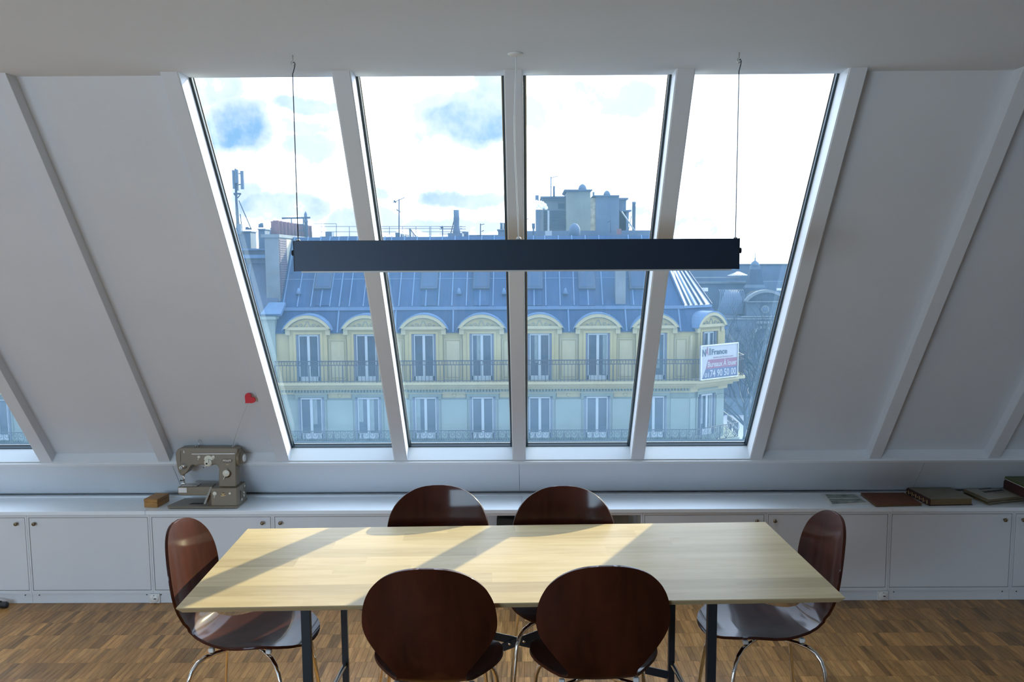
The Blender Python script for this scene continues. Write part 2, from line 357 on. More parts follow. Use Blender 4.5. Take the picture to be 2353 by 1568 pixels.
# parquet: rows 16 cm deep of 23.5 mm lamellae; the ~300 largest in view are single objects, the rest one part
def plank_tone():
    t = random.choice([1.0, 1.0, .92, .82, 1.1, .75, 1.2, .55, 1.4, 1.0, .9]) * random.uniform(.93, 1.05)
    w = random.uniform(-.04, .05)
    return (t * (1 + w), t, t * (1 - w), 1)
PW, PD = 0.0236, 0.16
def set_tone(me, tones, per):
    ca = me.color_attributes.new('tone', 'FLOAT_COLOR', 'CORNER'); data = []
    for p in me.polygons:
        for _ in range(p.loop_total): data.extend(tones[p.index // per])
    ca.data.foreach_set('color', data)
PF = [(4, 5, 6, 7), (0, 1, 5, 4), (1, 2, 6, 5), (2, 3, 7, 6), (3, 0, 4, 7)]
def plank_vs(x0, x1, y0, y1, z1=0.0):
    g, c = 0.0001, 0.0003
    return [(x0 + g, y0 + g, -.008), (x1 - g, y0 + g, -.008), (x1 - g, y1 - g, -.008), (x0 + g, y1 - g, -.008),
            (x0 + g + c, y0 + g + c, z1), (x1 - g - c, y0 + g + c, z1), (x1 - g - c, y1 - g - c, z1), (x0 + g + c, y1 - g - c, z1)]
variants = []
for i in range(22):
    me = bpy.data.meshes.new('plank'); me.from_pydata(plank_vs(-PW / 2, PW / 2, -PD / 2, PD / 2), [], PF); me.materials.append(M['parquet'])
    set_tone(me, [plank_tone()], 5); variants.append(me)
rows = int((5.2 - YB) / PD) + 1; cols = int((XR - XL) / PW) + 1
vsA, fsA, tonesA = [], [], []; nind = 0
for rr in range(rows):
    y1 = 5.2 - rr * PD; y0 = y1 - PD
    prev = plank_tone(); j = 0
    offx = random.choice([0, .3, .55, .8]) * PW
    for c in range(cols):
        if random.random() < 0.72: prev = plank_tone()
        x0 = XL + c * PW + offx; yc, xc = (y0 + y1) / 2, x0 + PW / 2
        ok = False
        if 3.86 < y0 < 4.08 and nind < 300:
            px = 1210 + 2330 * xc / (yc * .99 + .21)
            ok = (20 < px < 700) or (740 < px < 850) or (1110 < px < 1260) or (1560 < px < 1900)
        if ok:
            o = bpy.data.objects.new('plank', random.choice(variants)); COL.objects.link(o); o.parent = floor; o.location = (xc, yc, 0); nind += 1
        else:
            b = len(vsA); vsA += plank_vs(x0, x0 + PW, y0, y1); fsA += [tuple(b + i for i in f) for f in PF]; tonesA.append(prev)
me = bpy.data.meshes.new('plank_field'); me.from_pydata(vsA, [], fsA); me.materials.append(M['parquet']); set_tone(me, tonesA, 5)
pf = bpy.data.objects.new('plank_field', me); COL.objects.link(pf); pf.parent = floor; pf['kind'] = 'stuff'

ceil = MB().box(XL - .1, XR + .1, YB - .1, 3.70, ZC, ZC + 0.06).build('ceiling', M['ceiling']); ceil['kind'] = 'structure'
MB().box(XL - .1, XL, YB - .1, 5.4, -.06, 2.6).build('wall_left', M['wall'])['kind'] = 'structure'
MB().box(XR, XR + .1, YB - .1, 5.4, -.06, 2.6).build('wall_right', M['wall'])['kind'] = 'structure'
wb = MB().box(XL, XR, YB - .1, YB, -.06, 2.6).build('wall_back', M['wall']); wb['kind'] = 'structure'

# sloping front wall: knee panels, panels between rafters, rafters, rails
wf = struct('wall_front', (0, 5.157, 0))
def slab(x0, x1, s0, s1, r0, r1): return MB(R3).box(x0, x1, s0, s1, r0, r1)
kn = [(XL, KX(-3) + .03), (KX(-3) + .03, KX(0)), (KX(0), KX(3) + .26), (KX(3) + .26, XR)]
for a, b in kn:
    slab(a + .0008, b - .0008, 0.02, STRIM - .012, 0.004, 0.03).build('knee_panel', M['wall'], wf, bevel=.001)
slab(XL, XR, -.06, STRIM - .001, 0.03, 0.106).build('wall_core', M['wall'], wf)
slab(XL, XR, STRIM - .018, STRIM, -0.010, 0.12).build('lip_rail', M['trim'], wf, bevel=.0015)
MB().box(XL, XR, 5.05, 5.3, -.02, .46).build('back_board', M['wall'], wf)
glz = set([-2, -1, 0, 1] + [-8, -7, -6, -5])       # bay k spans rafter k..k+1 : glazed bays
for k in range(-9, 7):
    xc = KX(k)
    if (k in glz and (k - 1) in glz): continue      # inner mullions belong to the windows
    slab(xc - .03, xc + .03, STRIM, SFOLD + .06, 0.0, 0.125).build('rafter', M['trim'] if False else M['wall'], wf, bevel=.0012)
for k in range(-10, 7):
    if k in glz: continue
    a, b = max(KX(k) + .03, XL), min(KX(k + 1) - .03, XR)
    if b <= a: continue
    slab(a, b, STRIM, SFOLD + .12, 0.055, 0.13).build('panel', M['wall'], wf)
    slab(a, b, STRIM, STRIM + .004, 0.0, 0.055).build('ledge', M['trim'], wf)
def window(name, ks, loc):
    w = struct(name, loc)
    for i, k in enumerate(ks):
        a, b = KX(k) + .03, KX(k + 1) - .03
        slab(a, b, STRIM, STRIM + .006, 0.0, 0.085).build('sill', M['sill'], w, bevel=.0008)
        # side linings
        for xs in ((a - .001, a + .003), (b - .003, b + .001)):
            slab(xs[0], xs[1], STRIM, SFOLD + .08, 0.003, 0.085).build('side_lining', M['trim'], w)
        g = .012
        MB(R3).box(a, b, STRIM + .006, STRIM + .010, .085, .107).box(a, a + g, STRIM, SFOLD + .14, .085, .107).box(b - g, b, STRIM, SFOLD + .14, .085, .107).build('gasket', M['gasket'], w)
        MB(R3).box(a + g, b - g, STRIM + .0102, STRIM + .0135, .1045, .1068).box(a + g, a + g + .003, STRIM + .0102, SFOLD + .14, .1045, .1068).box(b - g - .003, b - g, STRIM + .0102, SFOLD + .14, .1045, .1068).build('spacer_bar', M['steel'], w)
        MB(R3).box(a, b, STRIM - .02, STRIM + .009, .107, .125).build('outer_frame', M['gasket'], w)
        slab(a + g, b - g, STRIM + .010, SFOLD + .14, 0.1075, 0.1115).build('pane', M['glass'], w)
    for k in ks[1:]:
        xc = KX(k)
        slab(xc - .03, xc + .03, STRIM, SFOLD + .06, 0.0, 0.125).build('mullion', M['wall'], w, bevel=.0012)
    return w
window('window_1', [-2, -1, 0, 1], (0, 4.98, .68))
window('window_2', [-8, -7, -6, -5], (-4, 4.98, .68))
w3 = struct('fill_light_frame', (-2.9, YB, 1.45))  # frame and pane made up to dress the fill lamp
MB().box(-4.25, -1.55, YB - .002, YB + .03, .75, .80).box(-4.25, -1.55, YB - .002, YB + .03, 2.10, 2.15).box(-4.25, -4.2, YB - .002, YB + .03, .75, 2.15).box(-1.6, -1.55, YB - .002, YB + .03, .75, 2.15).box(-2.93, -2.87, YB, YB + .03, .8, 2.1).build('frame', M['trim'], w3)
MB().box(-4.2, -1.6, YB + .001, YB + .004, .8, 2.1).build('pane', M['winframe'], w3)
# portal lights guide the sky light through the two openings
for xa, xb in ((KX(-2), KX(2)), (KX(-8), KX(-4))):
    c = R3((xa + xb) / 2, (STRIM + SFOLD) / 2, 0.16)
    area('window_portal', c, (-TH, 0, 0), xb - xa, SFOLD - STRIM, 1.0, (1, 1, 1), True)

# ============================================================ LOW CABINETS
YF = 4.83; TOPZ = 0.468; BODZ = 0.449
tops = [(XL + .02, -3.75), (-3.749, -1.87), (-1.869, KX(0) + .012), (KX(0) + .013, 1.776), (1.777, XR - .02)]
tl = ['white worktop board at the far left end of the low cupboards', 'white worktop board under the left wall panels, holding the wooden box',
      'white worktop board carrying the sewing machine below the window', 'white worktop board right of the joint below the window centre', 'white worktop board carrying the old books on the right']
for (a, b), lb in zip(tops, tl):
    o = MB().box(a, b, YF - .004, 5.115, BODZ, TOPZ).build('worktop', M['top'], bevel=.0012); tag(retop(o), lb, 'worktop')
MB().box(XL, XR, 5.116, 5.157, BODZ, TOPZ + .008).build('trim_1', M['trim'])['kind'] = 'structure'
U0, UP = -2.453, 0.6025
def cabinet(x0, x1, door, knob, label):
    c = thing('cabinet', label, 'cabinet', ((x0 + x1) / 2, 5.0, 0), group=None)
    t = .009
    b = MB()
    b.box(x0 + .0005, x0 + t, YF, 5.04, .052, BODZ - .001).box(x1 - t, x1 - .0005, YF, 5.04, .052, BODZ - .001)
    b.box(x0 + t, x1 - t, YF, 5.04, .052, .067).box(x0 + t, x1 - t, YF, 5.04, BODZ - .012, BODZ - .001).box(x0 + t, x1 - t, 5.03, 5.04, .067, BODZ - .012)
    b.build('body', M['cab'], c)
    MB().box(x0 + .0005, x1 - .0005, YF + .006, YF + .02, 0.001, .051).build('plinth', M['cab'], c)
    for xx in (x0 + .035, x1 - .035): MB().lathe([(.0028, -.002), (.0028, .001)], (xx, YF + .005, .043), 'Y', 8).build('plinth_screw', M['ink'], c)
    if door:
        g = .0022
        d = MB().box(x0 + t + g, x1 - t - g, YF + .0005, YF + .018, .067 + g, BODZ - .012 - g).build('door', M['cab'], c, bevel=.0008)
        MB().box(x0 + t + .0002, x0 + t + g, YF + .004, YF + .012, .068, BODZ - .013).box(x1 - t - g, x1 - t - .0002, YF + .004, YF + .012, .068, BODZ - .013)\
            .box(x0 + t + g, x1 - t - g, YF + .004, YF + .012, BODZ - .012 - g, BODZ - .0122).box(x0 + t + g, x1 - t - g, YF + .004, YF + .012, .0672, .067 + g).build('door_gap', M['taupe_dark'], c)
        kx = x0 + .04 if knob < 0 else x1 - .048
        MB().lathe([(.0045, .001), (.004, -.008), (.0085, -.012), (.0095, -.016), (.008, -.021), (.003, -.0225)], (kx, YF, .408), 'Y', 14).build('knob', M['brass'], d)
    return c
specs = [(-6, 1, 1, 'white cupboard in the far left corner, out past the picture edge'), (-5, 1, -1, 'white cupboard second from the left room corner'),
         (-4, 1, 1, 'white cupboard third from the left room corner'), (-3, 1, -1, 'white cupboard fourth from the left room corner'), (-2, 1, -1, 'white cupboard left of the one cut by the left picture edge'),
         (-1, 1, 1, 'white cupboard cut by the left picture edge, above the black cable connector'),
         (0, 1, -1, 'white cupboard with its knob top left, between picture edge and left end chair'),
         (1, 1, 1, 'white cupboard behind the left end chair, knob top right, below the sewing machine'),
         (2, 1, -1, 'white cupboard behind the table left corner, between left chair and back left chair'),
         (3, 0, 0, 'open white cupboard unit holding a black bag, seen between the two back chairs'),
         (4, 0, 0, 'open white cupboard unit with a slanted board, right of the back right chair'),
         (5, 1, 1, 'white cupboard behind the table right corner, its knob at the top right'),
         (6, 1, -1, 'white cupboard right behind the right end chair, knob top left'),
         (7, 1, 1, 'white cupboard below the thick old books, knob top right'),
         (8, 1, -1, 'white cupboard cut by the right picture edge'),
         (9, 1, 1, 'white cupboard second last before the right room corner'), (10, 1, -1, 'white cupboard in the right room corner')]
for i, dr, kb, lb in specs:
    x0 = U0 + i * UP
    cabinet(x0, x0 + UP, dr, kb, lb)
# round cable outlet covers in the plinth gaps
for xx, lb in ((-1.846, 'round white outlet cover in the plinth left of the left end chair'), (1.745, 'round white outlet cover in the plinth right of the right end chair')):
    t = thing('outlet_cover', lb, 'socket', (xx, YF, .0))
    MB().box(xx - .026, xx + .026, YF - .004, YF + .0055, .002, .049).build('plate', M['plasticw'], t, bevel=.001)
    MB().lathe([(.021, .0), (.021, -.003), (.018, -.005)], (xx, YF - .004, .025), 'Y', 24).build('disc', M['plasticw'], t)
    MB().box(xx - .001, xx + .010, YF - .012, YF - .009, .024, .028).lathe([(.002, -.009), (.002, -.012)], (xx, YF, .043), 'Y', 8).build('slot', M['ink'], t)
# black cable with connector at the left edge
t = thing('power_cable', 'black cable with a fat connector lying by the plinth at the left picture edge', 'cable', (-2.6, 4.76, 0))
MB().tube([(-2.95, 4.74, .012), (-2.8, 4.73, .02), (-2.68, 4.755, .010), (-2.575, 4.77, .030)], .0035, 8).build('cord', M['rubber'], t)
MB().tube([(-2.95, 4.79, .02), (-2.8, 4.785, .045), (-2.68, 4.78, .046), (-2.575, 4.775, .032)], .003, 8).build('cord', M['rubber'], t)
MB().lathe([(.008, -.0), (.0145, .004), (.0155, .02), (.0155, .034), (.012, .04)], (-2.585, 4.773, .0158), 'X', 16).build('connector', M['rubber'], t)
# contents of the open units
t = thing('bag', 'black bag standing in the open cupboard between the back chairs', 'bag', (-.105, 4.93, .067))
MB().add([(-.16, 4.88, .068), (-.055, 4.88, .068), (-.05, 4.98, .068), (-.16, 4.98, .068), (-.155, 4.885, .415), (-.065, 4.885, .41), (-.06, 4.97, .41), (-.155, 4.97, .415)],
         [(0, 3, 2, 1), (4, 5, 6, 7), (0, 1, 5, 4), (1, 2, 6, 5), (2, 3, 7, 6), (3, 0, 4, 7)]).build('body', M['ink'], t, bevel=.012, seg=3)
MB().tube([(-.13, 4.93, .41), (-.125, 4.93, .428), (-.10, 4.93, .432), (-.085, 4.93, .425), (-.08, 4.93, .408)], .006, 8).build('handle', M['book_dark'], t)
o = MB().box(-.036, .126, 4.87, 4.99, .068, .352).build('file_box', M['paper'], bevel=.003)
tag(retop(o), 'white file box under the pile of folders behind the back right chair', 'box')
for q in range(6):
    zz = .3525 + q * .0088
    o = MB().box(-.038 + (q % 2) * .003, .122, 4.868 + (q % 3) * .002, 4.99, zz, zz + .0078).build('paper_folder', M['paper'], bevel=.002)
    tag(retop(o), ['lowest', 'second lowest', 'third lowest', 'third highest', 'second highest', 'topmost'][q] + ' white folder of the pile in the open cupboard between the back chairs', 'folder', 'white folders in the open cupboard')
o = MB().add([(.30, 4.90, .068), (.515, 4.90, .068), (.515, 4.915, .068), (.30, 4.915, .068), (.29, 4.98, .405), (.505, 4.98, .405), (.505, 4.995, .405), (.29, 4.995, .405)],
             [(0, 3, 2, 1), (4, 5, 6, 7), (0, 1, 5, 4), (1, 2, 6, 5), (2, 3, 7, 6), (3, 0, 4, 7)]).build('leaning_board', M['cover_grey'], bevel=.001)
tag(retop(o), 'grey board leaning inside the open cupboard right of the back right chair', 'board')

# ============================================================ TABLE
ZT = 0.695; TYAW = math.radians(2.05)
tab = thing('dining_table', 'long rectangular maple table with black steel cross-braced frame in the middle of the room', 'table', (-.057, 3.244, 0), TYAW, local=True)
TW, TD = .962, .431
nb = 9; bd = 2 * TD / nb
for i in range(nb):
    xs = [-TW] + sorted(random.uniform(-.75, .75) for _ in range(2)) + [TW]
    for j in range(3):
        a, b = xs[j], xs[j + 1]; y0 = -TD + i * bd
        ta, tb_ = (.013 if j == 0 else 0), (.013 if j == 2 else 0)
        c0, c1 = (.013 if i == 0 else 0), (.013 if i == nb - 1 else 0)
        m = MB().add([(a + ta, y0 + c0, ZT - .018), (b - tb_, y0 + c0, ZT - .018), (b - tb_, y0 + bd - c1, ZT - .018), (a + ta, y0 + bd - c1, ZT - .018),
                      (a, y0, ZT - .003), (b, y0, ZT - .003), (b, y0 + bd, ZT - .003), (a, y0 + bd, ZT - .003),
                      (a, y0, ZT), (b, y0, ZT), (b, y0 + bd, ZT), (a, y0 + bd, ZT)],
                     [(0, 3, 2, 1), (8, 9, 10, 11)] + [(q, (q + 1) % 4, (q + 1) % 4 + 4, q + 4) for q in range(4)] + [(q + 4, (q + 1) % 4 + 4, (q + 1) % 4 + 8, q + 8) for q in range(4)])
        o = m.build('top_board', M['maple'], tab)
        tt = random.choice([1, .95, .88, 1.05, .82, 1.03]); set_tone(o.data, [(tt, tt * random.uniform(.98, 1.0), tt * random.uniform(.93, 1.0), 1)], len(o.data.polygons))
ZU = ZT - .0185
def tl_(x, y, z):    # world -> table local
    v = Matrix.Rotation(-TYAW, 3, 'Z') @ (Vector((x, y, z)) - Vector((-.057, 3.244, 0))); return v
for side, xa in ((-1, -.672), (1, .548)):
    near = tl_(xa - (0 if side < 0 else -.005), 2.95, 0); far = tl_(-.660 if side < 0 else .513, 3.50, 0)
    for p, w in ((near, .028), (far, .022)):
        MB().box(p.x - w / 2, p.x + w / 2, p.y - .012, p.y + .012, 0.0, ZU - .0).build('leg', M['black'], tab, bevel=.001)
    MB().bar((near.x, near.y + .012, ZU - .014), (far.x, far.y - .012, ZU - .014), .026, .026).build('top_rail', M['black'], tab)
    MB().tube([(near.x, near.y + .012, .235), (far.x, far.y - .012, .235)], .0085, 12).build('lower_rail', M['chrome'], tab)
# cross brace in the middle
def brace(pa, pb, Y, th):
    a, b = atY(*pa, Y), atY(*pb, Y); m_ = (b.z - a.z) / (b.x - a.x)
    e = [tl_(x, Y, a.z + m_ * (x - a.x)) for x in (-.652, .503)]
    MB().bar(e[0], e[1], th, .029).build('cross_brace', M['black'], tab)
brace((1060, 1445), (1305, 1500), 3.497, .005); brace((1150, 1490), (1245, 1455), 3.491, .005)
for q in ((1171, 1480), (1204, 1474)):
    p = atY(*q, 3.488); p = tl_(p.x, 3.488, p.z); MB().lathe([(.006, 0), (.006, -.004), (.003, -.006)], p, 'Y', 12).build('bolt', M['chrome'], tab)

# ============================================================ CHAIRS
PROF = [(.196, .425), (.190, .433), (.172, .441), (.14, .4455), (.10, .446), (.05, .442), (.0, .437), (-.05, .434), (-.10, .435), (-.14, .440), (-.172, .452), (-.196, .473),
        (-.212, .502), (-.222, .54), (-.229, .58), (-.235, .62), (-.240, .66), (-.2445, .70), (-.249, .74), (-.254, .775), (-.258, .80), (-.2605, .813), (-.262, .820)]
def chair_shell():
    P = [Vector((0, a, b)) for a, b in PROF]
    # resample densely along arclength
    Ls = [0]
    for i in range(1, len(P)): Ls.append(Ls[-1] + (P[i] - P[i - 1]).length)
    NS, NU = 84, 22; rows_ = []
    smin, smax = 0, Ls[-1]
    def at(s):
        for i in range(1, len(P)):
            if s <= Ls[i] + 1e-9: f = (s - Ls[i - 1]) / (Ls[i] - Ls[i - 1]); return P[i - 1].lerp(P[i], f), (P[i] - P[i - 1]).normalized()
        return P[-1], (P[-1] - P[-2]).normalized()
    sbend = Ls[11]
    vs_ = []
    for i in range(NS + 1):
        f = i / NS
        s = smax * (.0008 + .9984 * (.35 * f + .65 * (.5 - .5 * math.cos(PI * f))))
        p, t = at(s)
        # half width
        wst = .100
        if s < sbend:                      # seat: y from tip to bend
            q = s / sbend
            sc = .42
            if q < sc: w = .200 * (1 - abs((sc - q) / sc) ** 2.15) ** (1 / 2.15)
            else:
                k = (q - sc) / (1 - sc); w = wst + (.200 - wst) * (0.5 + 0.5 * math.cos(PI * min(1, k))) 
        else:
            q = (s - sbend) / (smax - sbend); sc = .48
            if q < sc: k = q / sc; w = wst + (.193 - wst) * (0.5 - 0.5 * math.cos(PI * k)) ** .72
            else: w = .193 * (1 - ((q - sc) / (1 - sc)) ** 2.25) ** (1 / 2.25)
        w = max(w, 0.010)
        nrm = Vector((0, -t.z, t.y)); 
        if nrm.z < 0 and s < sbend: nrm = -nrm
        if s >= sbend: nrm = Vector((0, abs(t.z), abs(t.y)))
        seatk = max(0, 1 - s / sbend)
        amp = .020 if s < sbend * .25 else (.022 if s < sbend else .037)
        if s < sbend * .3: amp = .004 + .018 * s / (sbend * .3)
        for k in range(NU + 1):
            u = -1 + 2 * k / NU; uu_ = math.sin(u * PI / 2)
            lift = amp * (abs(w * uu_) / .2) ** 2
            vs_.append(p + Vector((w * uu_, 0, 0)) + nrm * lift)
    fs = [(i * (NU + 1) + k, i * (NU + 1) + k + 1, (i + 1) * (NU + 1) + k + 1, (i + 1) * (NU + 1) + k) for i in range(NS) for k in range(NU)]
    return vs_, fs
CV, CF = chair_shell()
def make_chair(label):
    c = thing('dining_chair', label, 'chair', (0, 0, 0), 0, local=True)
    m = MB(); m.add(CV, CF, True)
    o = m.build('seat_shell', M['walnut'], c)
    md = o.modifiers.new('ply', 'SOLIDIFY'); md.thickness = .0095; md.offset = 0.0; md.use_rim = True
    b2 = o.modifiers.new('round', 'BEVEL'); b2.width = .002; b2.segments = 2; b2.limit_method = 'ANGLE'; b2.angle_limit = math.radians(50)
    # hub under the seat
    MB().lathe([(.052, .408), (.058, .412), (.058, .424), (.05, .4275)], (0, -.02, 0), 'Z', 24).build('hub', M['chrome'], c)
    for sx_, sy_ in ((-1, 1), (1, 1), (-1, -1), (1, -1)):
        yb = -.02
        path = [(sx_ * .02, yb + sy_ * .015, .403), (sx_ * .10, yb + sy_ * .085, .405), (sx_ * .128, yb + sy_ * .110, .401), (sx_ * .150, yb + sy_ * .128, .389), (sx_ * .165, yb + sy_ * .141, .368),
                (sx_ * .174, yb + sy_ * .150, .34), (sx_ * .205, yb + sy_ * .19, .012)]
        lg = MB().tube(path, .0072, 12).build('leg', M['chrome'], c)
        MB().lathe([(.011, .0), (.012, .006), (.011, .02), (.0085, .022)], (sx_ * .206, yb + sy_ * .191, 0), 'Z', 14).build('foot', M['rubber'], lg)
        MB().box(sx_ * .112 - .009, sx_ * .112 + .009, yb + sy_ * .095 - .009, yb + sy_ * .095 + .009, .4125, .4275).build('spacer_pad', M['plasticw'], c, bevel=.003)
    return c
cl = ['dark stained plywood chair at the left end of the table, sunlight on its back',
      'dark stained plywood chair at the right end of the table, in shade',
      'dark stained plywood chair on the near side, left of the two, back to the camera',
      'dark plywood chair on the near side, right of the two, nearly black back to camera',
      'dark plywood chair on the window side of the table, the left one of two',
      'dark plywood chair on the window side of the table, the right one of two']
G = 'dark plywood dining chairs round the table'
ch0 = make_chair(cl[0]); ch0['group'] = G
ch0.location = (-.908, 3.262, 0); ch0.rotation_euler = (0, 0, -PI / 2 - math.radians(4))
dup(ch0, (.782, 3.330, 0), PI / 2 + math.radians(4), cl[1], G)
dup(ch0, (-.280, 3.002, 0), math.radians(-1), cl[2], G)
dup(ch0, (.205, 3.022, 0), math.radians(3), cl[3], G)
dup(ch0, (-.338, 3.545, 0), PI + math.radians(1), cl[4], G)
dup(ch0, (.134, 3.520, 0), PI, cl[5], G)

# ============================================================ PENDANT LAMP
lp = thing('pendant_lamp', 'long black box pendant lamp hanging on two wires in front of the window', 'lamp', (-.033, 3.31, 1.64))
LX0, LX1, LZ0, LZ1 = -.7485, .6815, 1.641, 1.738
lb = MB().box(LX0, LX1, 3.285, 3.335, LZ0, LZ1).build('housing', M['lamp'], lp, bevel=.001)
MB().box(LX0 - .0015, LX0, 3.284, 3.336, LZ0 - .001, LZ1 + .001).build('end_cap', M['black'], lp)
MB().box(LX1, LX1 + .0015, 3.284, 3.336, LZ0 - .001, LZ1 + .001).build('end_cap', M['black'], lp)
MB().box(LX0 + .022, LX1 - .022, 3.289, 3.331, LZ0 - .005, LZ0).build('light_slot', M['lampdiff'], lp)
for sx_, xx in ((-1, LX0 - .0015), (1, LX1 + .0015)):
    MB().lathe([(.003, 0), (.003, sx_ * .004), (.0085, sx_ * .005), (.010, sx_ * .007), (.0085, sx_ * .010), (.003, sx_ * .011)], (xx, 3.31, 1.70), 'X', 16).build('end_knob', M['black'], lp)
zt_ = ZC
def wire(x, xt, nm):
    MB().tube([(x, 3.31, LZ1 - .01), (x, 3.31, 2.262), (x + .002, 3.312, 2.2675), (x + .006, 3.314, 2.283), (x + .0075, 3.315, 2.293), (x + .004, 3.315, 2.2995), (x + .0005, 3.315, 2.296)], .0016, 8).build('suspension_wire', M['wire'], lp)
    MB().tube([(x + .001, 3.316, ZC + .001), (x + .001, 3.316, 2.304), (x - .0045, 3.316, 2.299), (x - .005, 3.316, 2.291), (x, 3.316, 2.287), (x + .005, 3.316, 2.291)], .0016, 8).build('ceiling_hook', M['steel'], lp)
    MB().lathe([(.0065, 0), (.006, .004), (.002, .006)], (x, 3.31, LZ1), 'Z', 12).build('wire_grip', M['steel'], lp)
wire(-.7385, 0, 'a'); wire(.6735, 0, 'b')
MB().lathe([(.0245, ZC), (.0245, ZC - .003), (.021, ZC - .007), (.006, ZC - .008)], (-.033, 3.31, 0), 'Z', 28).build('ceiling_rose', M['plasticw'], lp)
MB().tube([(-.031, 3.31, ZC - .006), (-.031, 3.31, 2.28), (-.0345, 3.31, 2.19), (-.038, 3.31, 2.10), (-.036, 3.31, 2.0), (-.031, 3.31, 1.88), (-.0275, 3.31, 1.79), (-.0255, 3.31, LZ1 - .003)], .0022, 8).build('power_cord', M['plasticw'], lp)
MB().lathe([(.008, 0), (.008, .005), (.004, .009)], (-.0255, 3.31, LZ1), 'Z', 14).build('cord_gland', M['plasticw'], lp)

# ============================================================ THINGS ON THE WORKTOP
# sewing machine: front view drawn in units of the photo's detail crop, 9.225 crop px = 1 photo px
SMY = 4.865
def sm(zx, zy, Y):
    return atY(380 + zx / 9.225, 1010 + zy / 9.225, Y)
base_p = (-1.56, 4.95, TOPZ)
sw = thing('sewing_machine', 'grey brown vintage electric sewing machine on the white worktop left of the window', 'sewing machine', base_p)
def smprism(pts, Yf, Yb, name, m, bevel=.003, par=None, seg=2, kx=1):
    # the outline keeps its real size through the depth
    P = [sm(a, b, Yf) for a, b in pts]
    P = [(p[0], Yf, p[2]) for p in P]
    return MB().prism(P, (0, Yb - Yf, 0)).build(name, m, par or sw, bevel=bevel, seg=seg)
z0 = TOPZ
# base plate: a board under everything
def zz(y, Y): return atY(500, 1010 + y / 9.225, Y)[2]
bx0, bx1 = sm(60, 1440, SMY)[0] - .0, sm(1530, 1440, SMY)[0]
BT = z0 + .011; bxr = sm(1716, 1300, SMY + .16)[0]
MB().prism([(bx0, SMY, z0 + .0005), (bx1, SMY, z0 + .0005), (bxr, SMY + .05, z0 + .0005), (bxr, SMY + .18, z0 + .0005), (bx0 + .02, SMY + .185, z0 + .0005), (bx0 - .015, SMY + .03, z0 + .0005)], (0, 0, .0115)).build('base_plate', M['taupe'], sw, bevel=.003, seg=2)
MB().box(bx0 + .01, bx1 - .01, SMY - .0012, SMY + .002, z0 + .0035, z0 + .0065).build('base_groove', M['taupe_dark'], sw)
# motor block on the right with slanting right side
YBK = SMY + .012
xa, xb = sm(970, 1340, YBK)[0], sm(1525, 1340, YBK)[0]
zt1 = sm(1200, 1035, YBK)[2]; xbr = sm(1700, 1100, YBK + .14)[0]
MB().prism([(xa, YBK, BT), (xb, YBK, BT), (xbr, YBK + .045, BT), (xbr, YBK + .150, BT), (xa, YBK + .155, BT)], (0, 0, zt1 - BT)).build('motor_block', M['taupe'], sw, bevel=.004, seg=2)
def disc(zx, zy, r, Yf, m, name, t=.004, par=None, lever=None):
    p = sm(zx, zy, Yf); q = MB().lathe([(r, 0), (r, -t * .7), (r * .85, -t)], (p[0], Yf, p[2]), 'Y', 22)
    if lever:
        e = sm(lever[0], lever[1], Yf); q.bar((p[0], Yf - t * .6, p[2]), (e[0], Yf - t * .6, e[2]), r * .35 if r > .006 else .004, .003)
    return q.build(name, m, par or sw)
u = 1 / 9.225 * SMY / 2330 * 1.03       # metres per crop px
disc(1050, 1150, 44 * u, YBK, M['cream'], 'stitch_dial', lever=(1040, 1240))
disc(1370, 1148, 26 * u, YBK, M['cream'], 'button')
MB().lathe([(40 * u, 0), (38 * u, -.001)], (sm(1225, 1165, YBK)[0], YBK, sm(1225, 1165, YBK)[2]), 'Y', 24).build('crest', M['badge'], sw)
cr = MB()
cx_, cz_ = sm(1228, 1185, YBK)[0], sm(1228, 1185, YBK)[2]
for k in range(12):
    a = math.radians(200 + k * 140 / 11); cr.bar((cx_ + .004 * math.cos(a), YBK - .0015, cz_ + .012 + .004 * math.sin(a)), (cx_ + .0105 * math.cos(a), YBK - .0015, cz_ + .010 + .0105 * math.sin(a)), .0011, .0008)
cr.lathe([(.003, 0), (.001, -.002)], (cx_, YBK - .001, cz_ + .006), 'Y', 10)
cr.prism([(cx_ - .0115, YBK - .001, cz_ - .006), (cx_ + .0115, YBK - .001, cz_ - .003), (cx_ + .0115, YBK - .001, cz_ + .001), (cx_ + .004, YBK - .001, cz_ - .001), (cx_ - .0115, YBK - .001, cz_ - .001)], (0, -.0008, 0))
cr.build('crest_ornament', M['gold'], sw)
# side fittings on the right face of the block
sd = MB()
for q, (a, b) in enumerate(((.10, .045), (.10, .030), (.06, .02), (.12, .075))):
    sd.lathe([(.007, 0), (.007, .004), (.004, .006)], (xbr - .001, YBK + a, BT + b), 'X', 14)
sd.build('side_knob', M['plasticw'], sw)
MB().box(xbr - .004, xbr + .002, YBK + .05, YBK + .058, BT + .02, BT + .065).build('socket_panel', M['taupe_dark'], sw)
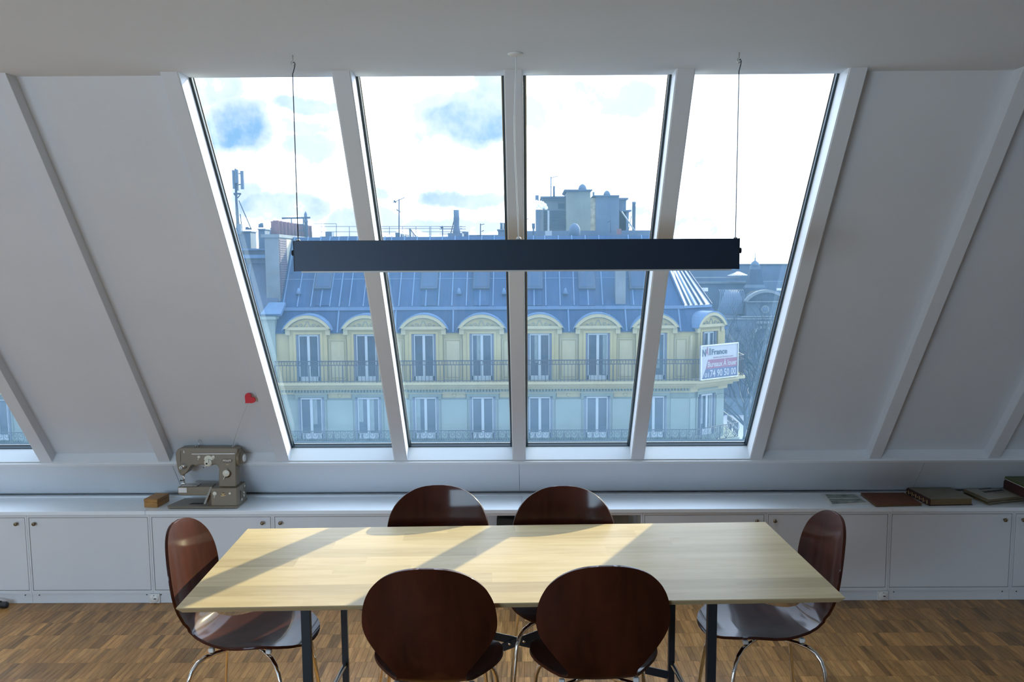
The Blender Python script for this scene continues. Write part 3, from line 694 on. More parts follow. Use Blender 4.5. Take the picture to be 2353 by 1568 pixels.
# column + arm outline (front silhouette)
YA = SMY + .032; YAB = YA + .072
arm = [(210, 320), (222, 270), (255, 215), (310, 190), (400, 182), (1480, 185), (1530, 200), (1535, 300), (1500, 330), (1498, 1010), (1128, 1010), (1135, 640), (1125, 590), (1090, 545), (1040, 535),
       (960, 560), (860, 560), (790, 535), (640, 568), (580, 545), (540, 570), (500, 650), (455, 715), (400, 745), (370, 775), (330, 765), (275, 700), (240, 560), (222, 430)]
smprism(arm, YA, YAB, 'arm', M['taupe'], bevel=.006, seg=3)
p1, p2 = sm(560, 312, YA), sm(1470, 306, YA)
MB().bar((p1[0], YA - .0005, p1[2]), (p2[0], YA - .0005, p2[2]), .002, .0022).build('trim_line', M['steel'], sw)
p1, p2 = sm(322, 240, YA), sm(322, 470, YA)
MB().bar((p1[0], YA - .0003, p1[2]), (p2[0], YA - .0003, p2[2]), .0016, .002).build('take_up_slot', M['ink'], sw)
p1 = sm(322, 240, YA); p2 = sm(322, 560, YA)
p3 = sm(325, 470, YA); p4 = sm(325, 760, YA)
MB().bar((p3[0], YA - .0003, p3[2]), (p4[0], YA - .0003, p4[2]), .0009, .0009).build('face_seam', M['taupe_dark'], sw)
p1, p2 = sm(395, 240, YA), sm(400, 292, YA)
MB().bar((p1[0], YA - .001, p1[2]), (p2[0], YA - .001, p2[2]), .0024, .0045).build('thread_guide', M['steel'], sw)
# dials
disc(715, 375, 32 * u, YA, M['cream'], 'small_lever', lever=(692, 440))
disc(1022, 375, 36 * u, YA, M['cream'], 'small_lever', lever=(1025, 440))
pc = sm(912, 430, YA); arcp = []
for k in range(17):
    a = math.radians(15 + k * 150 / 16); arcp.append((pc[0] + 92 * u * math.cos(a), YA - .0015, pc[2] + 88 * u * math.sin(a)))
arcp += [(pc[0] - 88 * u, YA - .0015, pc[2] - 10 * u), (pc[0] + 88 * u, YA - .0015, pc[2] - 10 * u)]
MB().prism(arcp, (0, .0025, 0)).build('dial_plate', M['cream'], sw)
disc(910, 495, 84 * u, YA, M['cream'], 'zigzag_dial', t=.008, lever=(830, 590))
q = sm(885, 510, YA); MB().lathe([(20 * u, 0), (18 * u, -.002)], (q[0], YA - .008, q[2]), 'Y', 14).build('dial_hole', M['ink'], sw)
q = sm(925, 450, YA); MB().bar((q[0], YA - .009, q[2] + 35 * u), (q[0] + 5 * u, YA - .009, q[2] - 50 * u), .002, .0016).build('dial_ridge', M['taupe'], sw)
q = sm(820, 590, YA); MB().lathe([(.001, -.004), (.0032, 0), (.001, .004)], (q[0], YA - .008, q[2]), 'X', 10).build('lever_tip', M['taupe_dark'], sw)
q = sm(1305, 720, YA)
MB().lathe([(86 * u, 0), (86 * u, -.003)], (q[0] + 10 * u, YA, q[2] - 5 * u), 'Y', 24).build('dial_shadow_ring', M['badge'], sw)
disc(1290, 718, 74 * u, YA - .003, M['cream'], 'stitch_length_dial', t=.006, lever=(1240, 850))
q = sm(1318, 620, YA); MB().lathe([(12 * u, 0), (10 * u, -.012)], (q[0], YA, q[2]), 'Y', 12).build('reverse_knob', M['steel'], sw)
# name badge
q = sm(1308, 452, YA)
pts = []
for sgn, cxx in ((1, 70 * u), (-1, -70 * u)):
    for k in range(9):
        a = math.radians(-90 + k * 22.5) if sgn > 0 else math.radians(90 + k * 22.5)
        pts.append((q[0] + cxx + 40 * u * math.cos(a), YA, q[2] + 40 * u * math.sin(a)))
MB().prism(pts, (0, -.0016, 0)).build('badge', M['badge'], sw)
text_mesh('PFAFF', 'badge_lettering', M['cream'], sw, q[0] - 88 * u, q[0] + 88 * u, q[2] - 24 * u, q[2] + 24 * u, lambda a, b: (a, YA - .0019, b), off=base_p, bold=.03)
q = sm(1315, 535, YA); cr = MB()
for k in range(5): cr.box(q[0] + (k - 2) * .0028 - .0006, q[0] + (k - 2) * .0028 + .0006, YA - .0006, YA, q[2] - .0025, q[2] + .0025)
cr.build('model_mark', M['gold'], sw)
# thread tension knob
q = sm(395, 570, YA)
MB().lathe([(55 * u, 0), (55 * u, -.003), (40 * u, -.004), (40 * u, -.010), (52 * u, -.011), (52 * u, -.013)], (q[0], YA, q[2]), 'Y', 24).build('tension_discs', M['steel'], sw)
q = sm(355, 588, YA)
MB().lathe([(33 * u, -.012), (33 * u, -.022), (22 * u, -.025)], (q[0], YA, q[2]), 'Y', 22).build('tension_knob', M['plasticw'], sw)
MB().lathe([(11 * u, -.025), (10 * u, -.0265)], (q[0], YA, q[2]), 'Y', 12).build('knob_centre', M['ink'], sw)
# needle bar, presser foot
yn = YA + .035
a, b = sm(400, 740, yn), sm(400, 925, yn)
MB().tube([(a[0], yn, a[2]), (b[0], yn, b[2])], .0028, 10).tube([(a[0] - .008, yn + .006, a[2]), (a[0] - .008, yn + .006, b[2] + .012)], .0022, 10).build('needle_bar', M['chrome'], sw)
q = sm(385, 870, yn)
MB().lathe([(.004, -.012), (.005, -.008), (.002, -.007), (.002, .004)], (q[0] - .002, yn - .006, q[2]), 'X', 12).build('needle_clamp', M['taupe_dark'], sw)
q = sm(380, 930, yn)
MB().prism([(q[0] - .012, yn - .006, q[2] - .003), (q[0] + .009, yn - .006, q[2] - .003), (q[0] + .009, yn - .006, q[2] + .002), (q[0] + .001, yn - .006, q[2] + .004)], (0, .012, 0)).build('presser_foot', M['steel'], sw)
# free arm
yf = SMY + .030
fa = [(258, 1015), (980, 1005), (980, 1195), (330, 1190), (285, 1175), (262, 1130)]
smprism(fa, yf, yf + .080, 'free_arm', M['taupe'], bevel=.003)
q1, q2 = sm(275, 1028, yf), sm(455, 1130, yf)
MB().box(q1[0], q2[0], yf - .001, yf, q2[2], q1[2]).build('bed_plate', M['plasticw'], sw)
f1, f2 = sm(270, 1008, yf), sm(660, 1008, yf)
MB().box(f1[0] + .012, f2[0], yf + .008, yf + .07, f1[2] + .0, f1[2] + .0026).build('needle_plate', M['steel'], sw, bevel=.0008)
# folding support flap and cord recess
q1, q2 = sm(945, 1015, YBK), sm(835, 1370, SMY + .004)
MB().prism([(q1[0], YBK + .004, q1[2]), (q1[0] + .010, YBK + .004, q1[2]), (q2[0] + .004, SMY + .004, q2[2]), (q2[0] - .006, SMY + .004, q2[2])], (0, .004, 0)).build('support_flap', M['taupe'], sw)
MB().box(xa - .026, xa - .0005, YBK + .02, YBK + .10, BT, BT + .062).build('gear_housing', M['badge'], sw)
q = sm(700, 1240, SMY + .07)
MB().prism([(q[0] - .045, SMY + .05, BT + .0002), (q[0] + .03, SMY + .05, BT + .0002), (q[0] + .03, SMY + .075, BT + .0002), (q[0] - .03, SMY + .075, BT + .0002)], (0, 0, .0016)).build('base_slot', M['ink'], sw)
# hand wheel on the right end
q = sm(1530, 390, YA + .04)
MB().lathe([(.030, 0), (.0415, .003), (.0435, .008), (.0435, .018), (.037, .0195), (.031, .017), (.031, .027), (.026, .029)], (q[0] + .001, YA + .036, q[2]), 'X', 36).build('hand_wheel', M['taupe'], sw)
MB().lathe([(.019, .026), (.020, .034), (.017, .038), (.008, .0395)], (q[0] + .001, YA + .036, q[2]), 'X', 28).build('wheel_cap', M['plasticw'], sw)
# spool pins and top knob
ys = YA + .034; tz = sm(700, 190, YA)[2]
a, b = sm(712, 150, ys), sm(703, 10, ys)
at_ = sm(700, 185, YA)
MB().tube([(a[0], ys, tz - .002), (a[0], ys, tz + .012), (b[0], ys, tz + .036)], .0018, 10).build('spool_pin', M['steel'], sw)
MB().lathe([(.003, 0), (.003, .004), (.0045, .006), (.003, .009)], (sm(648, 180, ys)[0], ys, tz - .001), 'Z', 12).build('bobbin_knob', M['steel'], sw)
sp = sm(1435, 190, ys)
MB().lathe([(.007, -.001), (.0075, .003), (.004, .004), (.003, .011), (.001, .012)], (sp[0], ys, tz), 'Z', 14).tube([(sp[0] - .004, ys, tz + .004), (sp[0] + .012, ys, tz + .007)], .0014, 8).build('spool_pin', M['steel'], sw)

# red heart on a wire, stuck in the spool pin hole
YH = 4.705
h0 = Vector((sp[0] - .002, ys + .002, tz + .004)); hp = atY(570.5, 926, YH)
ht = thing('heart_on_wire', 'red felt heart on a thin bent wire rising from the sewing machine', 'decoration', tuple(h0))
mid = h0.lerp(hp, .5) + Vector((-.006, 0, .004))
pth = []
for k in range(13):
    t_ = k / 12; pth.append(tuple(h0 * (1 - t_) ** 2 + mid * 2 * t_ * (1 - t_) + hp * t_ ** 2))
MB().tube(pth, .0008, 6).build('wire', M['steel'], ht)
hc_ = atY(572, 918.5, YH); pts = []
for k in range(48):
    t_ = 2 * PI * k / 48
    x = 16 * math.sin(t_) ** 3; y = 13 * math.cos(t_) - 5 * math.cos(2 * t_) - 2 * math.cos(3 * t_) - math.cos(4 * t_)
    a = math.radians(-44); x, y = x * .00172, (y + 2) * .00175
    pts.append((hc_[0] + x * math.cos(a) - y * math.sin(a), YH - .006, hc_[2] + x * math.sin(a) + y * math.cos(a)))
MB().prism(pts, (0, .012, 0)).build('heart', M['red'], ht, bevel=.003, seg=3)

# orange wooden box
fl, fr_ = atZ(331.5, 1166, TOPZ + .001), atZ(362, 1167, TOPZ + .001)
bk = atZ(388, 1148, TOPZ + .001)
wx = thing('wooden_box', 'small orange wooden box with a lid, on the worktop left of the sewing machine', 'box', (fl[0] + .05, fl[1] + .06, TOPZ))
d = Vector((.012, .135, 0)); W_ = Vector((fr_[0] - fl[0], fr_[1] - fl[1], 0))
A = Vector((fl[0], fl[1], TOPZ + .0005))
MB().prism([A, A + W_, A + W_ + d, A + d], (0, 0, .026)).build('body', M['boxwood'], wx, bevel=.0012)
A2 = A + Vector((-.0008, -.0008, .0265))
MB().prism([A2, A2 + W_ * 1.02, A2 + W_ * 1.02 + d * 1.01, A2 + d * 1.01], (0, 0, .0155)).build('lid', M['boxwood'], wx, bevel=.0015)

# books and papers on the right
def sheetbox(corners, z0_, z1_, name, m, bevel=.0006, par=None):
    P = [Vector((c[0], c[1], z0_)) for c in corners]
    return MB().prism(P, (0, 0, z1_ - z0_)).build(name, m, par, bevel=bevel)
def Zc(pts, z): return [atZ(x, y, z) for x, y in pts]
def inset(c, k, kb=None):
    cx2 = sum(p[0] for p in c) / 4; cy2 = sum(p[1] for p in c) / 4
    return [(cx2 + (p[0] - cx2) * k, cy2 + (p[1] - cy2) * (kb or k), 0) for p in c]
T = TOPZ
YBB = 5.108
def backclip(c): return [(p[0], min(p[1], YBB), 0) for p in c]
mg = thing('magazine', 'open white booklet printed with landscape photographs, leftmost of the papers on the right', 'magazine', (1.55, 4.95, T))
c0 = backclip(Zc([(1908, 1164.5), (1999, 1160), (1953, 1127), (1873, 1127)], T))
sheetbox(c0, T + .0003, T + .003, 'pages', M['paper'], par=mg)
c1 = backclip(Zc([(1911, 1162), (1998, 1157), (1952, 1127), (1880, 1127)], T + .005))
sheetbox(c1, T + .0032, T + .006, 'pages', M['paper'], par=mg)
c2 = inset(c1, .90, .84)
sheetbox(c2, T + .0061, T + .0064, 'printed_photo', M['photo'], par=mg, bevel=0)
c3 = inset(c1, .82, .06); c3 = [(p[0] + .0, p[1] + .01, 0) for p in c3]
sheetbox(c3, T + .0064, T + .0067, 'white_gap', M['paper'], par=mg, bevel=0)
fo = thing('folder', 'flat brown cloth portfolio between the booklet and the thick book', 'folder', (1.75, 4.95, T))
c0 = backclip(Zc([(2013, 1166), (2119, 1163.5), (2060, 1127), (1963, 1128)], T))
sheetbox(inset(c0, .975), T + .0005, T + .009, 'pages', M['pages'], par=fo)
sheetbox(c0, T + .009, T + .0115, 'cover', M['book_brown'], par=fo)
sheetbox(c0, T + .0003, T + .0018, 'cover', M['book_brown'], par=fo)
bk_ = thing('book', 'thick old book with grey cover and ornate spine lying right of the brown portfolio', 'book', (2.0, 4.95, T))
ct = backclip(Zc([(2137, 1146.5), (2236, 1144.5), (2171, 1114), (2076, 1115)], T + .037))
cb = [(p[0] + .0, p[1], 0) for p in ct]
sheetbox(cb, T + .0003, T + .0035, 'back_cover', M['book_dark'], par=bk_)
sheetbox([(p[0] + (0.004 if i in (0, 3) else -.004), p[1] + (.004 if i < 2 else -.003), 0) for i, p in enumerate(ct)], T + .0036, T + .0335, 'pages', M['pages'], par=bk_)
sheetbox(ct, T + .0336, T + .037, 'front_cover', M['cover_grey'], par=bk_)
spn = MB()
a_, b_ = Vector((ct[0][0], ct[0][1], 0)), Vector((ct[3][0], ct[3][1], 0)); 
pr = []
for k in range(9):
    an = math.radians(-90 + k * 22.5); pr.append(Vector((-.009 * math.cos(an), 0, T + .0185 + .0182 * math.sin(an))))
spn.prism([a_ + p for p in pr], b_ - a_).build('spine', M['book_dark'], bk_)
orn = MB()
for k in range(12):
    f = (k + .5) / 12; p = a_.lerp(b_, f)
    orn.box(p.x - .0105, p.x - .0085, p.y - .004, p.y + .004, T + .010, T + .028) if k % 2 == 0 else orn.lathe([(.004, -.0012), (.004, .0005)], (p.x - .0095, p.y, T + .019), 'X', 10)
orn.build('spine_ornament', M['gold'], bk_)
pp = thing('paper_stack', 'stack of old song sheets with printed pale cover, right of the thick book', 'papers', (2.25, 4.95, T))
ct = backclip(Zc([(2272, 1148), (2358, 1139), (2293, 1114), (2201, 1116)], T + .030))
for q in range(6):
    za = T + .0003 + q * .0047; jx, jy = random.uniform(-.008, .008), random.uniform(-.006, .002)
    sheetbox([(p[0] + jx, min(p[1] + jy, YBB), 0) for p in ct], za, za + .0043, 'booklet', M['pages'] if q % 2 else M['cover_grey'], par=pp)
sheetbox(ct, T + .0286, T + .0300, 'cover_sheet', M['cover_pale'], par=pp, bevel=0)
A_, B_, D_ = Vector((ct[0][0], ct[0][1], 0)), Vector((ct[1][0], ct[1][1], 0)), Vector((ct[3][0], ct[3][1], 0))
def cov(u_, v_): p = A_ + (B_ - A_) * u_ + (D_ - A_) * v_; return (p.x, p.y, T + .0304)
ttl = MB()
for k in range(13):
    uu_ = .25 + k * .041; w_ = .022 if k % 3 else .030
    ttl.prism([cov(uu_, .50), cov(uu_ + w_, .49), cov(uu_ + w_ + .006, .63), cov(uu_ + .004, .64 if k % 4 else .68)], (0, 0, .0003))
ttl.prism([cov(.25, .585), cov(.78, .565), cov(.78, .60), cov(.25, .62)], (0, 0, .0002))
ttl.prism([cov(.28, .80), cov(.62, .79), cov(.62, .83), cov(.28, .84)], (0, 0, .0003))
ttl.prism([cov(.42, .40), cov(.72, .395), cov(.72, .41), cov(.42, .415)], (0, 0, .0003))
ttl.build('cover_lettering', M['ink'], pp)
# stack at the right picture edge
def edge_book(zb, zt, x0, y0, x1, names, lb, nm, label, cat, mats):
    t = thing(nm, label, cat, ((x0 + x1) / 2, (y0 + YBB) / 2, zb))
    MB().box(x0, x1, y0, YBB, zb + .0003, zb + .003).build('cover', mats[0], t, bevel=.0006)
    MB().box(x0 + .003, x1 - .003, y0 + .003, YBB - .003, zb + .003, zt - .003).build('pages', mats[1], t)
    MB().box(x0, x1, y0, YBB, zt - .003, zt).build('cover', mats[0], t, bevel=.0006)
    return t
ex = atZ(2300, 1092, T + .098)[0]
edge_book(T, T + .034, ex + .10, 4.90, ex + .36, 0, 0, 'book', 'dark book hidden at the bottom of the stack at the right picture edge', 'book', (M['book_dark'], M['pages']))
edge_book(T + .034, T + .084, ex + .005, 4.86, ex + .30, 0, 0, 'book', 'dark red box-like book under the green atlas at the right picture edge', 'book', (M['book_dark'], M['book_dark']))
MBk = edge_book(T + .084, T + .087, ex + .003, 4.858, ex + .30, 0, 0, 'magazine', 'thin white magazine between dark red book and green atlas', 'magazine', (M['paper'], M['paper'])) if False else None
o = MB().box(ex + .003, ex + .295, 4.858, YBB, T + .0843, T + .0875).build('magazine', M['paper'], bevel=.0005); tag(retop(o), 'thin white magazine between the dark red book and the green atlas', 'magazine')
edge_book(T + .088, T + .101, ex, 4.85, ex + .31, 0, 0, 'atlas', 'olive green atlas on top of the stack at the right picture edge', 'book', (M['book_green'], M['book_green']))

# ============================================================ OUTSIDE: the street front opposite, 50 m away
FY = 50.0
def XW(px, Y=FY): return atY(px, 850, Y)[0]
def ZW(py, Y=FY, px=1200): return atY(px, py, Y)[2]
class Frame:
    def __init__(s, x, y, ang): s.x, s.y, s.c, s.s = x, y, math.cos(ang), math.sin(ang)
    def __call__(s, u, d, z): return (s.x + u * s.c + d * s.s, s.y + u * s.s - d * s.c, z)
F0 = Frame(0, FY, 0)
CHA = math.radians(40); XC = 8.03; FC = Frame(XC, FY, CHA); CL = 2.7
street = MB().box(-120, 140, 6, 400, -19, -18).build('street', M['street']); street['kind'] = 'structure'
XL0 = XW(637)
ab = thing('apartment_building', 'cream stone apartment building with zinc mansard roof and iron balconies across the street', 'building', (-2.5, 56, -18))
ZE, ZFD, ZRG, RIDGE = ZW(764), ZW(712), ZW(706), 3.19
SLP = 1.11
MB().box(XL0, XC, FY, 62, ZW(880) - .1, ZE).prism([FC(0, 0, ZW(880) - .1), FC(CL, 0, ZW(880) - .1), (XC + 1.9, 62, ZW(880) - .1), (XC - .2, 62, ZW(880) - .1)], (0, 0, ZE - ZW(880) + .1)).build('upper_wall', M['stone'], ab)
MB().box(XL0, XC, FY, 62, -18, ZW(880) - .1).prism([FC(0, 0, -18), FC(CL, 0, -18), (XC + 1.9, 62, -18), (XC - .2, 62, -18)], (0, 0, 18 + ZW(880) - .1)).build('lower_wall', M['stone_veiled'], ab)

def facade_window(F, u, zt, zb, w, par, seed, glassm=None):
    rnd = random.Random(seed)
    fr = MB(F); hw = w / 2; sh = .10
    fr.box(u - hw + sh, u + hw - sh, .02, .09, zt - .10, zt - .02).box(u - hw + sh, u - hw + sh + .055, .02, .09, zb, zt - .1).box(u + hw - sh - .055, u + hw - sh, .02, .09, zb, zt - .1)
    fr.box(u - .065, u + .065, .02, .10, zb, zt - .1).box(u - hw + sh, u + hw - sh, .02, .09, zb, zb + .28)
    f = fr.build('window', M['winframe'], par)
    for a, b in ((u - hw + sh + .055, u - .065), (u + .065, u + hw - sh - .055)):
        MB(F).box(a, b, .01, .03, zb + .28, zt - .1).build('pane', M['winglass'], f)
        k = rnd.random()
        if k < .38:
            c0 = a + (b - a) * rnd.choice([0, .15, .5]); MB(F).box(c0, min(b, c0 + (b - a) * .5), .031, .038, zb + .28 + (zt - zb) * rnd.uniform(0, .35), zt - .1).build('curtain', M['curtain'], f)
    MB(F).box(u - hw, u + hw, .0, .012, zb, zt).build('reveal', M['signblue'], f)
    for sg in (-1, 1):
        MB(F).box(u + sg * (hw - .055) - .03, u + sg * (hw - .055) + .03, .01, .15, zb, zt - .02).box(u + sg * (hw - .02) - .02, u + sg * (hw - .02) + .02, .01, .17, zb, zt - .02)\
            .box(u + sg * (hw - .055) - .025, u + sg * (hw - .055) + .025, .15, .18, zt - .60, zt - .50).box(u + sg * (hw - .055) - .025, u + sg * (hw - .055) + .025, .15, .18, zb + .9, zb + 1.0).build('shutter', M['shutter'], f)
    return f
ZU1, ZU0 = ZW(766), ZW(876)
ZB1, ZB0 = ZW(911), ZW(1006)
def arc(u, hw, zs, zt, n=14, d=0):
    h = zt - zs; R = (hw * hw + h * h) / (2 * h); zc = zt - R; a0 = math.asin(min(1, hw / R)); 
    return [(u + R * math.sin(-a0 + 2 * a0 * k / n), d, zc + R * math.cos(-a0 + 2 * a0 * k / n)) for k in range(n + 1)]
def dormer(F, u, par, hw=.93):
    zs, zt = ZW(752), ZW(721)
    m = MB(F)
    m.box(u - hw, u - .60, 0, .16, ZU0, zs).box(u + .60, u + hw, 0, .16, ZU0, zs).box(u - .60, u + .60, 0, .16, ZU1, zs)
    m.box(u - .72, u - .60, .16, .20, ZU0, ZU1 + .12).box(u + .60, u + .72, .16, .20, ZU0, ZU1 + .12).box(u - .60, u + .60, .16, .20, ZU1, ZU1 + .12)
    m.box(u - hw, u + hw, -.9, 0, ZE - .3, zs)
    s = m.build('dormer', M['stone'], par)
    P = arc(u, hw + .17, zs, zt - .03)
    def pr(pts, d0, d1, nm, mm):
        q = MB(F); n = len(pts); q.add([(p[0], d0, p[2]) for p in pts] + [(p[0], d1, p[2]) for p in pts],
            [tuple(range(n)), tuple(range(2 * n - 1, n - 1, -1))] + [(i, (i + 1) % n, n + (i + 1) % n, n + i) for i in range(n)]); return q.build(nm, mm, s)
    pr(P, -.2, .22, 'pediment', M['stone'])
    MB(F).box(u - hw - .14, u + hw + .14, .0, .33, zs - .07, zs + .07).box(u - hw - .17, u - hw + .06, .0, .24, zs - .33, zs - .07).box(u + hw - .06, u + hw + .17, .0, .24, zs - .33, zs - .07).build('pediment_sill', M['stone_trim'], s)
    inn = arc(u, hw + .05, zs + .0, zt - .17); out = arc(u, hw + .24, zs - .02, zt + .0)
    q = MB(F); n = len(inn); q.add([(p[0], .20, p[2]) for p in out] + [(p[0], .20, p[2]) for p in inn] + [(p[0], .38, p[2]) for p in out] + [(p[0], .38, p[2]) for p in inn],
        [(i, i + 1, n + i + 1, n + i) for i in range(n - 1)] + [(2 * n + i, 3 * n + i, 3 * n + i + 1, 2 * n + i + 1) for i in range(n - 1)] + [(i, 2 * n + i, 2 * n + i + 1, i + 1) for i in range(n - 1)]
        + [(n + i, n + i + 1, 3 * n + i + 1, 3 * n + i) for i in range(n - 1)] + [(0, n, 3 * n, 2 * n), (n - 1, 3 * n - 1, 4 * n - 1, 2 * n - 1)])
    q.build('archivolt', M['stone_trim'], s)
    o1 = arc(u, hw + .29, zs - .05, zt + .05); q = MB(F); n = len(o1)
    q.add([(p[0], .40, p[2]) for p in o1] + [(p[0], -1.1, p[2]) for p in o1] + [(p[0], .40, p[2] - .06) for p in o1] + [(p[0], -1.1, p[2] - .06) for p in o1],
          [(i, i + 1, n + i + 1, n + i) for i in range(n - 1)] + [(2 * n + i, 3 * n + i, 3 * n + i + 1, 2 * n + i + 1) for i in range(n - 1)] + [(i, 2 * n + i, 2 * n + i + 1, i + 1) for i in range(n - 1)] + [(0, n, 3 * n, 2 * n), (n - 1, 3 * n - 1, 4 * n - 1, 2 * n - 1)])
    q.build('dormer_roof', M['zinc_light'], s)
    og = MB(F)                                    # carved scrolls in the tympanum, dentils under the arch
    for sg in (-1, 1):
        for cx2, cz2, rr_ in ((.30, .14, .10), (.52, .10, .07)):
            for k in range(10):
                a, b2 = k * .6, (k + 1) * .6; r1, r2 = rr_ * (1 - k / 13), rr_ * (1 - (k + 1) / 13)
                og.bar((u + sg * (cx2 + r1 * math.cos(a)), .235, zs + cz2 + r1 * math.sin(a)), (u + sg * (cx2 + r2 * math.cos(b2)), .235, zs + cz2 + r2 * math.sin(b2)), .03, .022)
        og.bar((u + sg * .03, .235, zs + .34), (u + sg * .16, .235, zs + .06), .03, .03)
    dn = arc(u, hw - .02, zs + .05, zt - .21, 24)
    for p in dn[1:-1]: og.box(p[0] - .022, p[0] + .022, .21, .30, p[2] - .0, p[2] + .05)
    og.build('carving', M['farwall2'], s, kind='stuff')
    return s
def wall_panel(F, u0, u1, z0_, z1_, par, mm, mm2, dots=False):
    t = .05; MB(F).box(u0, u1, .0, .035, z1_ - t, z1_).box(u0, u1, 0, .035, z0_, z0_ + t).box(u0, u0 + t, 0, .035, z0_ + t, z1_ - t).box(u1 - t, u1, 0, .035, z0_ + t, z1_ - t)\
        .box(u0 + .12, u1 - .12, 0, .03, z0_ + .12, z1_ - .12).build('wall_panel', mm, par)
up_px = [711.6, 843.5, 975.4, 1108, 1240, 1373, 1503]; lo_px = [713.7, 845, 977, 1108.5, 1240, 1372, 1502]
usU = [XW(p) for p in up_px]; usL = [XW(p) for p in lo_px]
for i, u in enumerate(usU):
    facade_window(F0, u, ZU1, ZU0, 1.19, ab, 10 + i); dormer(F0, u, ab)
for i, u in enumerate(usL):
    facade_window(F0, u, ZB1, ZB0, 1.27, ab, 30 + i)
def lintel(F, u, par, hw=.80):
    m = MB(F); zt = ZW(899); z2 = ZW(911)
    m.box(u - hw - .04, u + hw + .04, 0, .20, zt - .05, zt + .02).box(u - hw, u + hw, 0, .13, z2 + .0, zt - .05).box(u - hw, u - .635, 0, .13, z2 - .12, z2).box(u + .635, u + hw, 0, .13, z2 - .12, z2)
    m.box(u - .72, u - .635, 0, .06, ZB0, z2 - .12).box(u + .635, u + .72, 0, .06, ZB0, z2 - .12)
    m.build('window_surround', M['stone_veiled'], par)
for u in usL: lintel(F0, u, ab)
mids = [(usU[i] + usU[i + 1]) / 2 for i in range(6)]
for c in mids:
    wall_panel(F0, c - .44, c + .44, ZU0 + .1, ZW(778), ab, M['stone_trim'], M['stone'])
wall_panel(F0, usU[-1] + .98, XC - .10, ZU0 + .1, ZW(778), ab, M['stone_trim'], M['stone'])
for i in range(6):
    c = (usL[i] + usL[i + 1]) / 2
    MB(F0).box(c - .64, c + .64, 0, .05, ZB0, ZW(917)).build('wall_panel', M['stone_veiled'], ab)
    m = MB(F0).box(c - .58, c + .58, 0, .03, ZW(913), ZW(902)).lathe([(.11, 0), (.11, .04), (.05, .06)], F0(c, 0, 0) if False else (c, 0, ZW(907.5)), 'Y', 12)
    m.build('rosette_panel', M['stone_trim'], ab)
MB(F0).box(usL[-1] + .86, XC - .06, 0, .05, ZB0, ZW(917)).build('wall_panel', M['stone_veiled'], ab)
# cornice under the balcony with dentils; string courses
def along(m, d0, d1, z0_, z1_, uL=XL0):
    # band running along front and chamfer with mitred corner
    t = math.tan(CHA / 2); t2 = math.tan(math.radians(25))
    m.prism([(uL, FY - d0, z0_), (uL, FY - d1, z0_), (XC + d1 * t, FY - d1, z0_), (XC + d0 * t, FY - d0, z0_)], (0, 0, z1_ - z0_))
    m.prism([FC(-d0 * t + 0, d0, z0_) if False else (XC + d0 * t, FY - d0, z0_), (XC + d1 * t, FY - d1, z0_), FC(CL + d1 * t2, d1, z0_), FC(CL + d0 * t2, d0, z0_)], (0, 0, z1_ - z0_))
    A, B = FC(CL + d1 * t2, d1, z0_), FC(CL + d0 * t2, d0, z0_)
    m.prism([A, (A[0], A[1] + 6, z0_), (B[0], B[1] + 6, z0_), B], (0, 0, z1_ - z0_))
    return m
ZS = ZW(878, FY - .9)
along(MB(), 0, .98, ZS - .12, ZS).build('balcony_slab', M['stone_trim'], ab)
m = MB(); along(m, 0, .70, ZS - .28, ZS - .12); along(m, 0, .42, ZS - .42, ZS - .28); along(m, 0, .16, ZS - .66, ZS - .42); m.build('cornice', M['stone_trim'], ab)
dm = MB()
k = XL0 + .05
while k < XC: dm.box(k, k + .075, FY - .30, FY - .16, ZS - .56, ZS - .43); k += .155
dm.build('dentils', M['stone_veiled'], ab, kind='stuff')
ZS2 = ZW(1024, FY - .7)
along(MB(), 0, .78, ZS2 - .16, ZS2).build('lower_balcony_slab', M['stone_veiled'], ab)
# upper railing: rail, key-pattern band, balusters
RZ1 = ZW(827.5, FY - .9); RZB = ZW(837.5, FY - .9)
r = MB(); along(r, .875, .925, RZ1 - .05, RZ1, XL0 + .1); along(r, .885, .915, RZB - .03, RZB, XL0 + .1); along(r, .885, .915, ZS + .05, ZS + .08, XL0 + .1)
r.build('balcony_rail', M['iron'], ab)
def path_pts(d, step, uL):
    t = math.tan(CHA / 2); t2 = math.tan(math.radians(25)); out = []
    u = uL
    while u < XC + d * t: out.append(((u, FY - d), (1, 0))); u += step
    u = -d * t + step * .3
    while u < CL + d * t2: p = FC(u, d, 0); out.append(((p[0], p[1]), (math.cos(CHA), math.sin(CHA)))); u += step
    A = FC(CL + d * t2, d, 0); y = A[1] + step * .5
    while y < A[1] + 2.5: out.append(((A[0], y), (0, 1))); y += step
    return out
b = MB()
for i, ((x, y), dr) in enumerate(path_pts(.9, .183, XL0 + .12)):
    w = .011 if i % 9 else .022
    b.box(x - w, x + w, y - w, y + w, ZS, RZB)
b.build('baluster_row', M['iron'], ab, kind='stuff')
b = MB()
for (x, y), (dx, dy) in path_pts(.9, .142, XL0 + .12):
    h = RZ1 - RZB - .08; z = RZB + .012
    def bx_(a, c, z1_, z2_): b.bar((x + dx * a, y + dy * a, (z1_ + z2_) / 2), (x + dx * c, y + dy * c, (z1_ + z2_) / 2), .015, abs(z2_ - z1_))
    bx_(0, .10, z, z + .022); bx_(0, .02, z, z + h); bx_(0, .075, z + h - .022, z + h); bx_(.055, .075, z + h * .4, z + h); bx_(.035, .075, z + h * .4, z + h * .4 + .02)
b.build('key_pattern_band', M['iron'], ab, kind='stuff')
